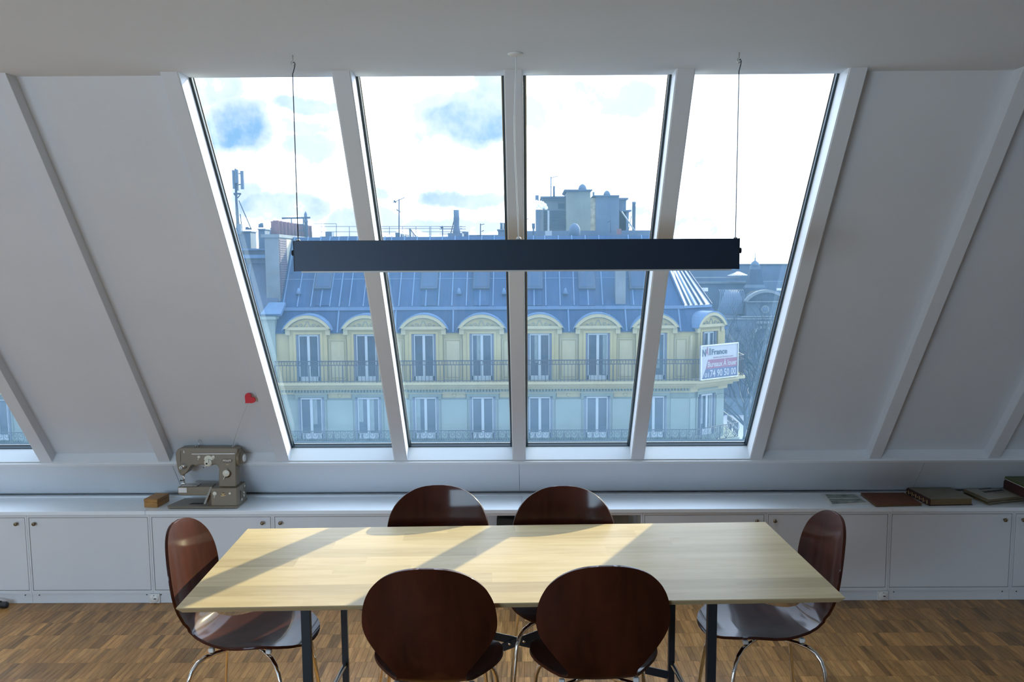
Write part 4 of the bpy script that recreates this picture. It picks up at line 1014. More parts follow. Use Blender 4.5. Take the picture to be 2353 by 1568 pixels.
# lower railing with heart scrolls
LZ1 = ZW(988.5, FY - .7); LZ0 = ZS2 + .04
r = MB(); along(r, .68, .72, LZ1 - .04, LZ1, XL0 + .1); along(r, .69, .71, LZ0, LZ0 + .03, XL0 + .1); r.build('balcony_rail', M['iron'], ab)
def scroll_railing(pts, zlo, zhi, w, name, par, rad=.012):
    m = MB(); H = zhi - zlo
    for (x, y), (dx, dy) in pts:
        def P(a, h): return (x + dx * a, y + dy * a, zlo + h * H)
        m.tube([P(0, 0), P(0, 1)], rad * 1.3, 4, False)
        for sg in (-1, 1):
            c = []
            for k in range(9): t = k / 8; c.append(P(sg * w * (.02 + .46 * math.sin(t * PI * .62)), .02 + .86 * t * (1 - .12 * t)))
            cxs = sg * w * .26
            for k in range(9):
                a = math.radians(60 + k * 50); rr_ = .20 * w * (1 - k / 12); c.append(P(cxs + sg * rr_ * math.cos(a) * 1.0, .73 + rr_ * math.sin(a) / H))
            m.tube(c, rad, 4, False)
            c = []
            for k in range(7): t = k / 6; c.append(P(sg * w * .23 * math.sin(t * PI * .8), .06 + .40 * t))
            for k in range(6): a = math.radians(80 + k * 55); rr_ = .085 * w; c.append(P(sg * (.10 * w + rr_ * math.cos(a)), .40 + rr_ * math.sin(a) / H))
            m.tube(c, rad * .9, 4, False)
    return m.build(name, M['iron'], par, kind='stuff')
scroll_railing(path_pts(.70, .355, XL0 + .3)[0:1] + path_pts(.70, .71, XL0 + .35)[1:], LZ0, LZ1, .66, 'scroll_panels', ab)
b = MB()
for (x, y), dr in path_pts(.70, 1.42, XL0 + .0): b.box(x - .02, x + .02, y - .02, y + .02, LZ0, LZ1)
for (x, y), dr in path_pts(.70, .71, XL0 + .0): b.box(x - .01, x + .01, y - .01, y + .01, LZ0, LZ1)
b.build('railing_posts', M['iron'], ab, kind='stuff')
# small planters' glints on the lower corner railing
# mansard (lower slope) and upper roof
YM0, YM1 = FY - .12, FY + .62
xf, xe = XW(1553, YM1), XC
t20 = math.tan(CHA / 2)
MB().add([(XL0, YM0, ZE), (XC + .12 * t20, YM0, ZE), (XC - .62 * t20, YM1, ZFD), (XL0, YM1, ZFD), (XL0, 62, ZE), (XC, 62, ZE)], [(0, 1, 2, 3)]).build('mansard', M['zinc'], ab)
E1, E2 = FC(CL + .1, .12, ZE), FC(CL - .35, -.62, ZFD)
E1b = (E1[0] + .1, E1[1] + 8, ZE); E2b = (E2[0] - .3, E2[1] + 8, ZFD)
P0 = (XC - .62 * t20, YM1, ZFD)
MB().add([(XC + .12 * t20, YM0, ZE), E1, E2, P0, E1b, E2b], [(0, 1, 2, 3), (1, 4, 5, 2)]).build('corner_mansard', M['zinc'], ab)
for c in mids + [usU[-1] + 1.25]:
    MB().bar((c + .02, YM0 - .01, ZE + .03), (c - .0, YM1 - .01, ZFD), .07, .05).build('roof_seam', M['zinc_light'], ab)
MB().box(XL0, P0[0], YM1 - .08, YM1 - .0, ZFD - .02, ZRG + .01).prism([(P0[0], P0[1] - .12, ZFD), (P0[0], P0[1] + .05, ZFD), (E2[0], E2[1] + .05, ZFD), (E2[0], E2[1] - .12, ZFD)], (0, 0, ZRG - ZFD - .02)).build('roof_flashing', M['zinc_light'], ab)
ZRT = ZRG + RIDGE * SLP; YRT = YM1 + RIDGE
HL = (P0[0] - .364 * RIDGE, YRT, ZRT); P0g = (P0[0], YM1, ZRG); P1g = (E2[0], E2[1], ZRG)
HR = (P1g[0] - .9 * RIDGE * 1.05, P1g[1] + .466 * RIDGE, ZRT)
HR = (max(HR[0], HL[0] + .5), YRT + .1, ZRT)
MB().add([(XL0, YM1, ZRG), P0g, HL, (XL0, YRT, ZRT), (HL[0], 62, ZRT), (XL0, 62, ZRT)], [(0, 1, 2, 3), (3, 2, 4, 5)]).build('roof_slope', M['zinc'], ab)
MB().add([P0g, P1g, HR, HL, (P1g[0] - .2, P1g[1] + 8, ZRG), (HR[0], 62, ZRT), (HL[0], 62, ZRT)], [(0, 1, 2, 3), (1, 4, 5, 2), (3, 2, 5, 6)]).build('hip_slope', M['zinc_bright'], ab)  # sun glare on this side of the roof is put into paler zinc
hs = Vector(P0g); 
for f_ in (.0, .18, .36, .55, .75, 1.0):
    a = Vector(P0g).lerp(Vector(P1g), f_); b_2 = Vector(HL).lerp(Vector(HR), f_)
    MB().bar(a + Vector((0, -.02, .03)), b_2 + Vector((0, -.02, .03)), .09, .07).build('hip_seam', M['zinc'] if f_ not in (.36,) else M['zinc_light'], ab)
seam_px = [655, 687.5, 718, 740, 761.5, 783, 806, 838, 872, 888, 919, 949.5, 980, 1009.5, 1040, 1073, 1104, 1134, 1167, 1198, 1228, 1255, 1287.5, 1319.5, 1352, 1384.5, 1455, 1487, 1518]
for p in seam_px:
    x = XW(p, YM1)
    yt = YRT if x < HL[0] else YM1 + (P0[0] - x) / .364
    MB().bar((x, YM1 + .02, ZRG + .04), (x, yt, ZRG + (yt - YM1) * SLP + .03), .055, .05).build('roof_seam', M['zinc_light'], ab)
def on_roof(px, py, dz=0.0):
    d = ray(px, py); t = (ZRG - CAMH - SLP * YM1) / (d.z - SLP * d.y); p = CAMP + d * t; return p
hs_ = MB()
y_ = on_roof(1000, 641); hs_.box(XL0, HL[0] + .4, y_.y - .02, y_.y + .0, y_.z - .01, y_.z + .03); hs_.build('roof_step', M['zinc_light'], ab)
rn = Vector((0, -SLP, 1)).normalized(); rt = Vector((0, 1, SLP)).normalized()
def roof_box(px, py, w, length, h, name, m, par=None, up=True):
    p = on_roof(px, py); q = MB()
    a = p + Vector((-w / 2, 0, 0)); q.prism([a, a + Vector((w, 0, 0)), a + Vector((w, 0, 0)) + rt * length, a + rt * length], rn * h)
    return q.build(name, m, par or ab)
for p in (742, 864, 985.5, 1106, 1228, 1349, 1466):
    s = roof_box(p, 667, .84, 1.5, .14, 'roof_window', M['fardark'])
    roof_box(p, 663, .66, 1.3, .15, 'pane', M['roofglass'], s)
    roof_box(p, 703, .76, 1.25, .035, 'apron', M['zinc'], s)
for p in (687, 1055, 1158, 1299):
    q = on_roof(p, 676); q = q + rn * .10
    MB().lathe([(.15, 0), (.05, .26), (.02, .30)], (q.x, q.y - .02, q.z - .06), 'Z', 12).build('roof_vent', M['zinc_light'], ab)
# vertical vent shaft near the right end
q = on_roof(1426, 700); MB().box(q.x - .25, q.x + .25, q.y + .02, q.y + .5, q.z - .1, ZW(556, q.y)).build('vent_shaft', M['plaster'], ab)
# party-wall chimney at the left: plastered end, brick and rubble flank, pots
pw = thing('chimney_wall', 'tall party wall chimney with brick flank and red pots behind the left end of the lamp', 'chimney', (-12.4, 52.5, -2))
xa_, xb_ = XW(619, 50.9), XW(650, 50.9)
zt_w = ZW(543, 51)
MB().box(xa_, xb_, 50.9, 53.6, -1.4, zt_w).build('plaster_wall', M['plaster'], pw)
MB().box(xb_, xb_ + .02, 50.95, 52.5, -.9, zt_w - .05).build('brick_face', M['brick'], pw)
bk2 = MB()
zc_ = -.5
while zc_ < zt_w - .1: bk2.box(xb_ + .018, xb_ + .045, 51.0 + random.uniform(0, .05), 52.5, zc_, zc_ + .07); zc_ += .115
bk2.build('brick_courses', M['brick'], pw, kind='stuff')
MB().box(xb_, xb_ + .03, 52.5, 60, -.6, zt_w - .05).build('rubble_face', M['rubble'], pw)
MB().box(xa_ - .15, xb_ + .08, 50.8, 60, zt_w, zt_w + .16).build('coping', M['plaster'], pw)
MB().box(xa_, xb_, 53.6, 60, -1.4, zt_w).build('plaster_wall', M['plaster'], pw)
for k in range(11):
    yq = 51.4 + k * .78
    MB().lathe([(.17, 0), (.15, .62), (.17, .64), (.17, .70)], (xb_ - .20, yq, zt_w + .16), 'Z', 10).build('chimney_pot', M['pot'], pw)
MB().lathe([(.17, 0), (.15, .62), (.17, .70)], (xa_ + .12, 52.4, zt_w + .16), 'Z', 10).build('chimney_pot', M['pot'], pw)
# zinc-covered cap at the left end of the mansard
cp = MB(); 
A_ = atY(598, 722, 49.8); B_ = atY(645, 722, 49.8); C_ = atY(656, 695, 50.6); D_ = atY(618, 695, 50.6)
cp.prism([A_, B_, C_, D_], (0, .15, -.12)); cp.build('wall_cap', M['zinc_light'], ab)
MB().box(XW(604), XW(637), 49.85, 52, -18, ZW(724, 50)).box(XW(602), XW(641), 49.7, 52, ZW(731, 50), ZW(725, 50)).build('pilaster', M['stone_veiled'], ab)

# neighbouring house on the left
nb_ = thing('neighbour_building', 'cream stone apartment building at the far left, seen past the left edge of the window', 'building', (-22, 56, -18))
XN0, XN1 = -34.0, XW(604)
MB().box(XN0, XN1, FY + .02, 62, -18, ZW(764)).build('wall', M['stone_veiled'], nb_)
zq = ZW(588, 52)
XN2 = XL0 - .05
MB().add([(XN0, FY - .1, ZE), (XN2, FY - .1, ZE), (XN2, FY + 1.9, zq - .3), (XN0, FY + 1.9, zq - .3), (XN0, FY + 1.9, zq), (XN2, FY + 1.9, zq), (XN2, 62, zq + .4), (XN0, 62, zq + .4)], [(0, 1, 2, 3), (3, 2, 5, 4), (4, 5, 6, 7)]).build('mansard', M['slate'], nb_)
MB().box(XN0, XN1, FY + 1.6, FY + 2.0, zq - .05, zq + .12).box(XN0, XN1, FY + 1.7, FY + 2.0, zq - .95, zq - .8).box(XN0, XN1 - .3, FY + 3.2, FY + 3.5, ZW(572, 53.3), ZW(568, 53.3)).build('roof_flashing', M['zinc_light'], nb_)
MB().box(XN0, XN1 - .2, FY + 3.3, 60, zq - .1, ZW(570, 53.3)).build('upper_roof', M['slate'], nb_)
for k in range(12):
    x = XN1 - .9 - k * 1.1
    MB().bar((x, FY - .05, ZE), (x, FY + 1.85, zq - .35), .06, .06).build('roof_seam', M['zinc_light'], nb_)
for k in range(5):
    x = XN1 - 2.0 - k * 2.83
    f = facade_window(F0, x - .0, ZB1, ZB0, 1.27, nb_, 60 + k); lintel(F0, x, nb_)
    MB().box(x - .55, x + .55, FY - .05, FY + 1.2, ZW(700), ZW(640)).build('dormer', M['slate'], nb_)
for xx in (-25.0, -27.83, -30.6, -22.2):
    pass
r = MB().box(XN0, XN1, FY - .72, FY - .68, LZ1 - .04, LZ1).box(XN0, XN1, FY - .72, FY - .68, LZ0, LZ0 + .03); r.build('balcony_rail', M['iron'], nb_)
MB().box(XN0, XN1, FY - .8, FY + .02, ZS2 - .16, ZS2).build('balcony_slab', M['stone_veiled'], nb_)
MB().box(XN0, XN1, FY - .98, FY + .02, ZS - .5, ZS).build('cornice', M['stone_trim'], nb_)
pts = []; u_ = XN0 + .3
while u_ < XN1: pts.append(((u_, FY - .7), (1, 0))); u_ += .71
scroll_railing(pts, LZ0, LZ1, .66, 'scroll_panels', nb_)
pts = MB(); u_ = XN0
while u_ < XN1: pts.box(u_, u_ + .022, FY - .91, FY - .89, ZS, RZB); u_ += .183
pts.box(XN0, XN1, FY - .925, FY - .875, RZ1 - .05, RZ1).box(XN0, XN1, FY - .91, FY - .89, RZB - .03, RZB)
pts.build('baluster_row', M['iron'], nb_, kind='stuff')

# chamfer corner: windows, dormer, panels
facade_window(FC, 1.32, ZU1 - .0, ZU0, 1.0, ab, 5); dormer(FC, 1.32, ab, .86)
facade_window(FC, 1.25, ZB1, ZB0, 1.1, ab, 7); lintel(FC, 1.25, ab, .72)
MB(FC).box(.05, .42, 0, .05, ZB0, ZW(917)).box(2.05, CL - .05, 0, .05, ZB0, ZW(917)).build('wall_panel', M['stone_veiled'], ab)
MB(FC).box(-.02, .12, 0, .07, ZU0, ZE - .2).build('corner_pilaster', M['stone_trim'], ab)
# the letting sign on the corner railing
sgn = thing('estate_sign', 'white blue and red office letting sign on the corner balcony railing', 'sign', tuple(FC(1.05, 1.0, ZS)))
SU0, SU1, SZ0, SZ1 = -.38, 2.47, ZW(876, 48.8, 1607), ZW(795, 48.8, 1607)
def ST(u, w): return FC(SU0 + (SU1 - SU0) * u, 1.055, SZ0 + (SZ1 - SZ0) * w)
def SP(d): return lambda u, w: FC(SU0 + (SU1 - SU0) * u, 1.0 + d, SZ0 + (SZ1 - SZ0) * w)
MB(FC).box(SU0, SU1, .97, 1.03, SZ0, SZ1).build('board', M['signw'], sgn)
MB(FC).box(SU0, SU1, .96, 1.07, SZ1 - .05, SZ1).box(SU0, SU1, .96, 1.07, SZ0, SZ0 + .05).box(SU0, SU0 + .05, .96, 1.07, SZ0 + .05, SZ1 - .05).box(SU1 - .05, SU1, .96, 1.07, SZ0 + .05, SZ1 - .05).build('frame', M['zinc_bright'], sgn)
def poly(pts, m, name, d=.034): MB().prism([SP(d)(a, b) for a, b in pts], Vector(FC(0, .006, 0)) - Vector(FC(0, 0, 0))).build(name, m, sgn)
poly([(.195, .57), (.972, .57), (.972, .31), (.14, .31)], M['signred'], 'red_band')
poly([(.14, .31), (.972, .31), (.972, .035), (.055, .035)], M['signblue'], 'blue_band')
so_ = ORG[sgn.name]
T1, T2 = SP(.045), SP(.047)
text_mesh('N', 'lettering', M['signteal'], sgn, .045, .135, .675, .875, T1, off=so_, bold=.03)
text_mesh('A', 'lettering', M['signred'], sgn, .12, .20, .69, .94, T1, shear=.015, off=so_, bold=.01)
text_mesh('I', 'lettering', M['signteal'], sgn, .228, .256, .70, .895, T1, off=so_, bold=.03)
text_mesh('France', 'lettering', M['signteal'], sgn, .285, .70, .70, .865, T1, off=so_, bold=.025)
text_mesh('www.nai-france.com', 'lettering', M['signred'], sgn, .33, .86, .60, .655, T1, off=so_)
text_mesh('Bureaux \u00c0 louer', 'lettering', M['signw'], sgn, .185, .965, .355, .56, T1, off=so_, bold=.02)
text_mesh('01', 'lettering', M['signw'], sgn, .105, .215, .07, .20, T1, off=so_, bold=.02)
text_mesh('74 90 50 00', 'lettering', M['signw'], sgn, .25, .95, .065, .275, T1, off=so_, bold=.02)

# ============================================================ ROOFSCAPE BEHIND
def farbox(px0, px1, py0, py1, Y0, dep):     # front face spans the pixels at depth Y0, dep metres deep
    return (atY(px0, min(py0, 700), Y0)[0], atY(px1, min(py0, 700), Y0)[0], Y0, Y0 + dep, ZW(py1, Y0), ZW(py0, Y0))
ph = thing('penthouse_block', 'pale blue grey chimney block with two round topped flues above the lamp on the right', 'building', (atY(1350, 545, 68)[0], 71, 2))
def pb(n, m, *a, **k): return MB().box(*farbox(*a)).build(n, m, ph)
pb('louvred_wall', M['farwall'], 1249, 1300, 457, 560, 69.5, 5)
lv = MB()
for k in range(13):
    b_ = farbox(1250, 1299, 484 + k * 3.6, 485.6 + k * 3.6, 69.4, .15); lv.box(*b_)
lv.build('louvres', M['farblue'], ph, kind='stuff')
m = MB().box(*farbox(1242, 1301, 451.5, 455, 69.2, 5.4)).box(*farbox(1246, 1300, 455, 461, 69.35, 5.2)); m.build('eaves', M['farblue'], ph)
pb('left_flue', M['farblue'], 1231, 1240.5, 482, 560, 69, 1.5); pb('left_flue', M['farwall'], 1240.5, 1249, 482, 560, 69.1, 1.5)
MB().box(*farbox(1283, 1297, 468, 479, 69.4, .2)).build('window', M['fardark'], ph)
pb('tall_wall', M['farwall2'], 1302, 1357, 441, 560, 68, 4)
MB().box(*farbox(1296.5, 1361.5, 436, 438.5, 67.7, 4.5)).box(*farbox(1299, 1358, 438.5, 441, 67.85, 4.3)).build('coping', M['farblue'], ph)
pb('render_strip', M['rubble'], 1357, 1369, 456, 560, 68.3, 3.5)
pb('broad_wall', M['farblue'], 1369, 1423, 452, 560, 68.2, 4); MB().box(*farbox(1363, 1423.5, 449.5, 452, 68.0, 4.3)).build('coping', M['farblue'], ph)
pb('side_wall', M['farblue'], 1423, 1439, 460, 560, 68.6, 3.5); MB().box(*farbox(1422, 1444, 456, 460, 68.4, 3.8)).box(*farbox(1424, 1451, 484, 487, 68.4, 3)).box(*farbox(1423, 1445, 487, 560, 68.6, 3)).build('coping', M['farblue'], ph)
for cx0, cy0, rw, hh, yy_ in ((1339, 437, 9.8, 14.5, 68.3), (1395.5, 450, 8.3, 12.5, 68.5)):
    c = atY(cx0, cy0, yy_); rw_ = rw / 2330 * yy_; h_ = hh / 2330 * yy_
    MB().lathe([(rw_, -.05), (rw_ * .97, h_ * .3), (rw_ * .82, h_ * .6), (rw_ * .5, h_ * .86), (.02, h_)], (c.x, yy_ + .3, c.z), 'Z', 20).build('round_cowl', M['farblue'], ph)
b_ = farbox(1454, 1461, 465, 560, 66, .21); MB().lathe([(.11, 0), (.11, b_[5] - b_[4] - .15), (.13, b_[5] - b_[4] - .15), (.13, b_[5] - b_[4])], ((b_[0] + b_[1]) / 2, 66.2, b_[4]), 'Z', 12).build('flue_pipe', M['farblue'], ph)
b_ = farbox(1362, 1366, 442, 452, 68.1, .2); MB().box(*b_).build('flue_pipe', M['farblue'], ph)
MB().tube([atY(1451, 497, 66), atY(1441, 545, 66)], .025, 5).tube([atY(1429, 487, 67), atY(1470, 548, 64)], .05, 5).build('stay', M['farwall'], ph)
m = MB(); a = atY(1257, 484, 68.8)
m.lathe([(.07, 0), (.07, -1.3), (.09, -1.35), (.09, -1.5)], (a.x + .1, 68.8, a.z), 'Z', 10); m.build('white_pipe', M['winframe'], ph)
MB().box(*farbox(1230, 1238, 449, 462, 69, .3)).build('flue_cap', M['farblue'], ph)
MB().box(*farbox(1200, 1500, 531, 570, 62, 3)).build('parapet', M['farblue'], ph)
MB().lathe([(.33, -.2), (.33, .25), (.28, .42), (.16, .56), (.02, .6)], (atY(1320, 530, 60)[0], 60, ZW(538, 60)), 'Z', 14).build('domed_vent', M['farblue'], ph)
MB().box(*farbox(1418, 1428, 527, 540, 60, .3)).build('red_crate', M['pot'], ph)
MB().box(*farbox(1253, 1268, 531, 542, 60, .4)).build('white_box', M['winframe'], ph)
st = MB()
for px, py, rr_ in ((1233, 463, 3.2), (1238, 470, 5), (1244, 475, 5.5), (1251, 473, 6), (1255, 478, 4.5), (1243, 465, 3.5), (1234, 476, 4), (1247, 467, 4)):
    c = atY(px, py, 68.4); rd = rr_ / 2330 * 68; pr_ = [(rd * math.sin(PI * k / 6) + .001, -rd * math.cos(PI * k / 6)) for k in range(7)]
    st.lathe(pr_, c, 'Z', 10)
tag(retop(st.build('steam_puff', M['steam'])), 'small white puff of steam at the left flue of the pale chimney block', 'steam')

def antenna(px, pyt, pyb, Y, elems, label, r=.035, nm='antenna', cat='antenna'):
    a, b_ = atY(px, pyb, Y), atY(px, pyt, Y)
    t = thing(nm, label, cat, tuple(a))
    MB().tube([a, b_], r, 6).build('mast', M['fardark'], t)
    for (x0, y0, x1, y1, rr_) in elems:
        MB().tube([atY(x0, y0, Y), atY(x1, y1, Y)], rr_, 5).build('boom', M['fardark'], t)
    return t
antenna(917, 458, 548, 58, [(903, 466, 930, 454, .022), (904, 484, 934, 484, .018), (905, 461, 910, 466, .05), (911, 481, 920, 488, .03)], 'tall roof antenna with slanted boom left of the window middle')
antenna(1104, 514, 549, 60, [(1104, 517, 1113, 515, .02), (1106, 532, 1112, 530, .02)], 'short roof antenna right of the tall round flue')
antenna(1206, 503, 545, 60, [(1206, 505, 1215, 503, .02)], 'short antenna between the window middle bar and the chimney block')
antenna(1266, 406, 452, 69, [(1266, 409, 1282, 405, .022), (1256, 431, 1281, 427, .015)], 'tall thin antenna on the chimney block roof')
antenna(1273, 428, 453, 69, [], 'pointed lightning rod beside the antenna on the chimney block', r=.07)
antenna(1017, 521, 549, 58, [(1013, 524, 1018, 521, .06)], 'short lamp-like mast left of the tall round flue')
antenna(1403, 498, 535, 60, [(1396, 511, 1404, 507, .02)], 'leaning antenna in front of the chimney block', r=.02)
# T-shaped antenna over the chimney pots
t = thing('rooftop_aerial', 'wide T-shaped antenna frame above the red chimney pots', 'antenna', tuple(atY(682, 540, 56)))
MB().bar(atY(648, 502, 56), atY(713, 500.5, 56), .08, .09).build('crossbar', M['fardark'], t)
MB().tube([atY(669.5, 502, 56), atY(670, 532, 56)], .035, 6).tube([atY(697, 501, 56), atY(697.5, 532, 56)], .035, 6).build('upright', M['fardark'], t)
MB().tube([atY(669.5, 516, 56), atY(697, 516, 56)], .03, 6).tube([atY(669.5, 530, 56), atY(697, 530, 56)], .03, 6).build('rung', M['fardark'], t)
MB().lathe([(.10, 0), (.10, .8), (.13, .82), (.09, 1.0), (.09, 1.25), (.03, 1.4)], tuple(atY(704, 545, 57)), 'Z', 10).build('flue', M['farblue'], t)
# roof safety railings
t = thing('roof_railing', 'thin steel safety railing along the ridge left of the tall flue', 'railing', tuple(atY(900, 545, 59)))
m = MB()
for x0, x1, ys_ in ((720, 773, (514.5,)), (720, 850, (521, 533)), (862, 1062, (521, 525.5, 533)), (1010, 1070, (521.5, 527, 533, 538))):
    for y_ in ys_: m.tube([atY(x0, y_, 59), atY(x1, y_ - .3, 59)], .014, 4)
m.build('rail', M['farblue'], t)
m = MB()
for x in (739, 773, 803, 895, 925, 956, 987, 990): m.tube([atY(x, 514.5 if x < 780 else 521, 59), atY(x, 546, 59)], .018, 4)
m.build('post', M['farblue'], t)
# tall round flue
t = thing('round_flue', 'tall thick round metal flue standing on the flat roof near the window middle', 'chimney', tuple(atY(1049.5, 546, 58)))
a = atY(1049.5, 546, 58); H_ = atY(1049.5, 482.5, 58).z - a.z
MB().lathe([(.24, 0), (.20, H_ * .3), (.16, H_ * .4), (.155, H_ * .62), (.165, H_ * .64), (.165, H_)], tuple(a), 'Z', 14).build('pipe', M['farblue'], t)
MB().tube([atY(1044, 505, 58), atY(1035, 540, 58)], .03, 5).build('stay', M['fardark'], t)
MB().box(*farbox(1029, 1062, 535, 552, 57.6, 2)).build('plinth', M['farblue'], t)
# low parapets and boxes along the skyline
t = thing('roof_parapet', 'grey blue parapet and hatch boxes running along the skyline behind the lamp', 'parapet', tuple(atY(960, 560, 60)))
MB().box(*farbox(712, 850, 543, 570, 59.8, 3)).box(*farbox(735, 848, 541, 544, 59.7, .4)).build('wall', M['farblue'], t)
MB().box(*farbox(868, 1235, 543.5, 570, 60.2, 3)).box(*farbox(1075, 1145, 539.5, 544, 60.1, 1)).build('wall', M['farblue'], t)
MB().box(*farbox(747, 762, 530, 543, 59.5, .8)).build('hatch', M['farblue'], t)
MB().box(*farbox(908, 917, 533, 546, 59.5, .8)).box(*farbox(1062, 1076, 532, 545, 59.5, .8)).build('hatch', M['farblue'], t)
for x in (921, 926, 931, 936): MB().box(*farbox(x, x + 2.2, 536 + (x - 921) * .1, 547, 58.8, .3)).build('roof_fin', M['farblue'], t)
m = MB().tube([atY(942, 526, 58.6), atY(957, 545, 59.5)], .035, 4).tube([atY(942, 526, 58.6), atY(942, 548, 58.6)], .045, 4)
for k in range(6): m.tube([atY(944 + k * 2.2, 529 + k * 2.8, 58.8 + k * .1), atY(944 + k * 2.2, 547, 58.8 + k * .1)], .02, 4)
m.build('fan_railing', M['fardark'], t)
# twin chimney stack left of the middle bar
t = thing('chimney_stack', 'small chimney stack with two pots just left of the window middle bar', 'chimney', tuple(atY(1155, 560, 58)))
MB().box(*farbox(1144, 1167, 528, 556, 58, 1)).box(*farbox(1142, 1168, 527, 529.5, 57.9, 1.2)).build('stack', M['farblue'], t)
for x in (1152.5, 1160): c = atY(x, 527, 58.5); MB().lathe([(.08, 0), (.07, .28), (.085, .30), (.085, .36)], tuple(c), 'Z', 8).build('chimney_pot', M['farblue'], t)
t = thing('vent_cowl', 'small vent cowl and its pipe beside the right side of the middle bar', 'chimney', tuple(atY(1226, 545, 59)))
MB().lathe([(.05, 0), (.05, .45), (.09, .5), (.10, .75), (.10, .78)], tuple(atY(1226, 545, 59)), 'Z', 10).build('cowl', M['farblue'], t)
# chimney cluster at the left
def stack(px0, px1, pyt, Y, pots, label, m='farblue', dep=1.2, pyb=574):
    t = thing('chimney_stack', label, 'chimney', tuple(atY((px0 + px1) / 2, pyb, Y)))
    MB().box(*farbox(px0, px1, pyt, pyb, Y, dep)).box(*farbox(px0 - 1.5, px1 + 1.5, pyt - .5, pyt + 1.8, Y - .1, dep + .2)).build('stack', M[m], t)
    for x, h in pots:
        c = atY(x, pyt, Y + .4); MB().lathe([(.11, 0), (.09, h * Y / 2330 * .8), (.10, h * Y / 2330)], tuple(c), 'Z', 8).build('chimney_pot', M['farblue' if m != 'brick' else 'pot'], t)
    return t
stack(537, 575, 528, 57, [(545, 4), (568, 6), (573, 4)], 'wide blue grey chimney stack below the phone mast')
stack(593, 608, 523, 56, [(598, 8), (601.5, 10)], 'narrow tall chimney stack right of the phone mast')
stack(606, 634, 541, 55, [(624, 9)], 'low rounded chimney stack left of the red pots')
stack(616, 632, 532, 60, [(624.5, 8)], 'small chimney behind the low rounded stack', pyb=575)
# phone mast
t = thing('phone_mast', 'phone antenna mast with three panel antennas on the far left roofs', 'mast', tuple(atY(546, 540, 57)))
MB().tube([atY(547.5, 528, 57), atY(543.5, 470, 57), atY(541, 388, 57)], [.10, .075, .06], 8).build('pole', M['fardark'], t)
MB().box(*farbox(542, 553, 511, 535, 56.8, .3)).build('base_box', M['farblue'], t)
for x0, x1, y0, y1 in ((532.5, 537, 387, 430), (538.5, 546, 386, 417), (551.5, 558.5, 389, 431)):
    MB().box(*farbox(x0, x1, y0, y1, 56.7, .16)).build('panel_antenna', M['farblue'], t)
MB().box(*farbox(540, 546, 417, 434, 56.8, .2)).build('radio_unit', M['fardark'], t)
MB().tube([atY(545, 399, 57), atY(552, 399, 57)], .03, 5).tube([atY(546, 424, 57), atY(553, 424, 57)], .03, 5).tube([atY(537, 410, 57), atY(541, 410, 57)], .03, 5).build('bracket', M['fardark'], t)
MB().tube([atY(537, 445.5, 57), atY(554, 445.5, 57)], .05, 5).tube([atY(538, 446, 57), atY(545, 455, 57)], .03, 5).tube([atY(553, 446, 57), atY(546, 455, 57)], .03, 5).build('platform', M['fardark'], t)
m = MB()
for k in range(24): p, q = atY(541.5 + k * .16, 452 + k * 2.9, 57), atY(545.5 + k * .16, 452 + k * 2.9, 57); m.tube([p, q], .016, 4)
m.tube([atY(541, 450, 57), atY(545, 520, 57)], .016, 4)
m.build('ladder', M['fardark'], t, kind='stuff')
MB().tube([atY(549, 461, 57), atY(578, 528, 57)], .028, 5).build('stay', M['fardark'], t)
MB().tube([atY(552, 492, 57), atY(556, 525, 57)], .028, 5).build('stay', M['fardark'], t)

# domed public building far right, carved gable
dbd = thing('domed_building', 'grand carved stone building with small dome and arched gable, far right beyond the trees', 'building', (50, 128, -18))
def D(n, m, *a): return MB().box(*farbox(*a)).build(n, M[m], dbd)
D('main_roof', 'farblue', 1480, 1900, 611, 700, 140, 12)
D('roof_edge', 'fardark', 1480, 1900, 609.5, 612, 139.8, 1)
D('rear_wing', 'farblue', 1470, 1905, 650, 900, 136, 3)
D('roof_ledge', 'farwall', 1600, 1740, 651, 654, 135.5, 1)
D('roof_ledge', 'farwall', 1560, 1700, 640, 641.5, 135.7, 1)
c = atY(1697, 634, 134); w_ = 20 / 2330 * 134; h_ = 9 / 2330 * 134
MB().add([(c.x - w_, 133, c.z), (c.x + w_, 133, c.z), (c.x + w_, 136, c.z), (c.x - w_, 136, c.z), (c.x - w_ * .12, 134.5, c.z + h_), (c.x + w_ * .12, 134.5, c.z + h_)], [(0, 1, 5, 4), (1, 2, 5), (2, 3, 4, 5), (3, 0, 4)]).build('glass_pyramid', M['farwall'], dbd)
m = MB()
for k in range(-5, 6): m.bar((c.x + k * w_ * .18, 132.95, c.z + .03), (c.x + k * w_ * .022, 134.4, c.z + h_), .10, .06)
m.build('pyramid_rib', M['zinc_bright'], dbd)
D('skylight', 'zinc_bright', 1606, 1627, 664, 672, 132, .3); D('skylight', 'zinc_bright', 1785, 1796, 666, 671, 128, .3)
# turret: tapering body, cornice, dome, spike
Yt = 128; ct_ = atY(1750, 662, Yt)
def pxm(p): return p / 2330 * Yt
def taper(z0_, z1_, w0, w1, n, mm): MB().add([(ct_.x + sx_ * w0, Yt + 4 + sy_ * w0 * .8, z0_) for sx_, sy_ in ((-1, -1), (1, -1), (1, 1), (-1, 1))] + [(ct_.x + sx_ * w1, Yt + 4 + sy_ * w1 * .8, z1_) for sx_, sy_ in ((-1, -1), (1, -1), (1, 1), (-1, 1))],
    [(0, 1, 5, 4), (1, 2, 6, 5), (2, 3, 7, 6), (3, 0, 4, 7), (4, 5, 6, 7)]).build(n, M[mm], dbd)
zz_ = lambda py: atY(1750, py, Yt).z
taper(zz_(656), zz_(620), pxm(18), pxm(12.5), 'turret', 'fardark'); taper(zz_(663), zz_(656), pxm(23), pxm(18), 'turret_base', 'farstone')
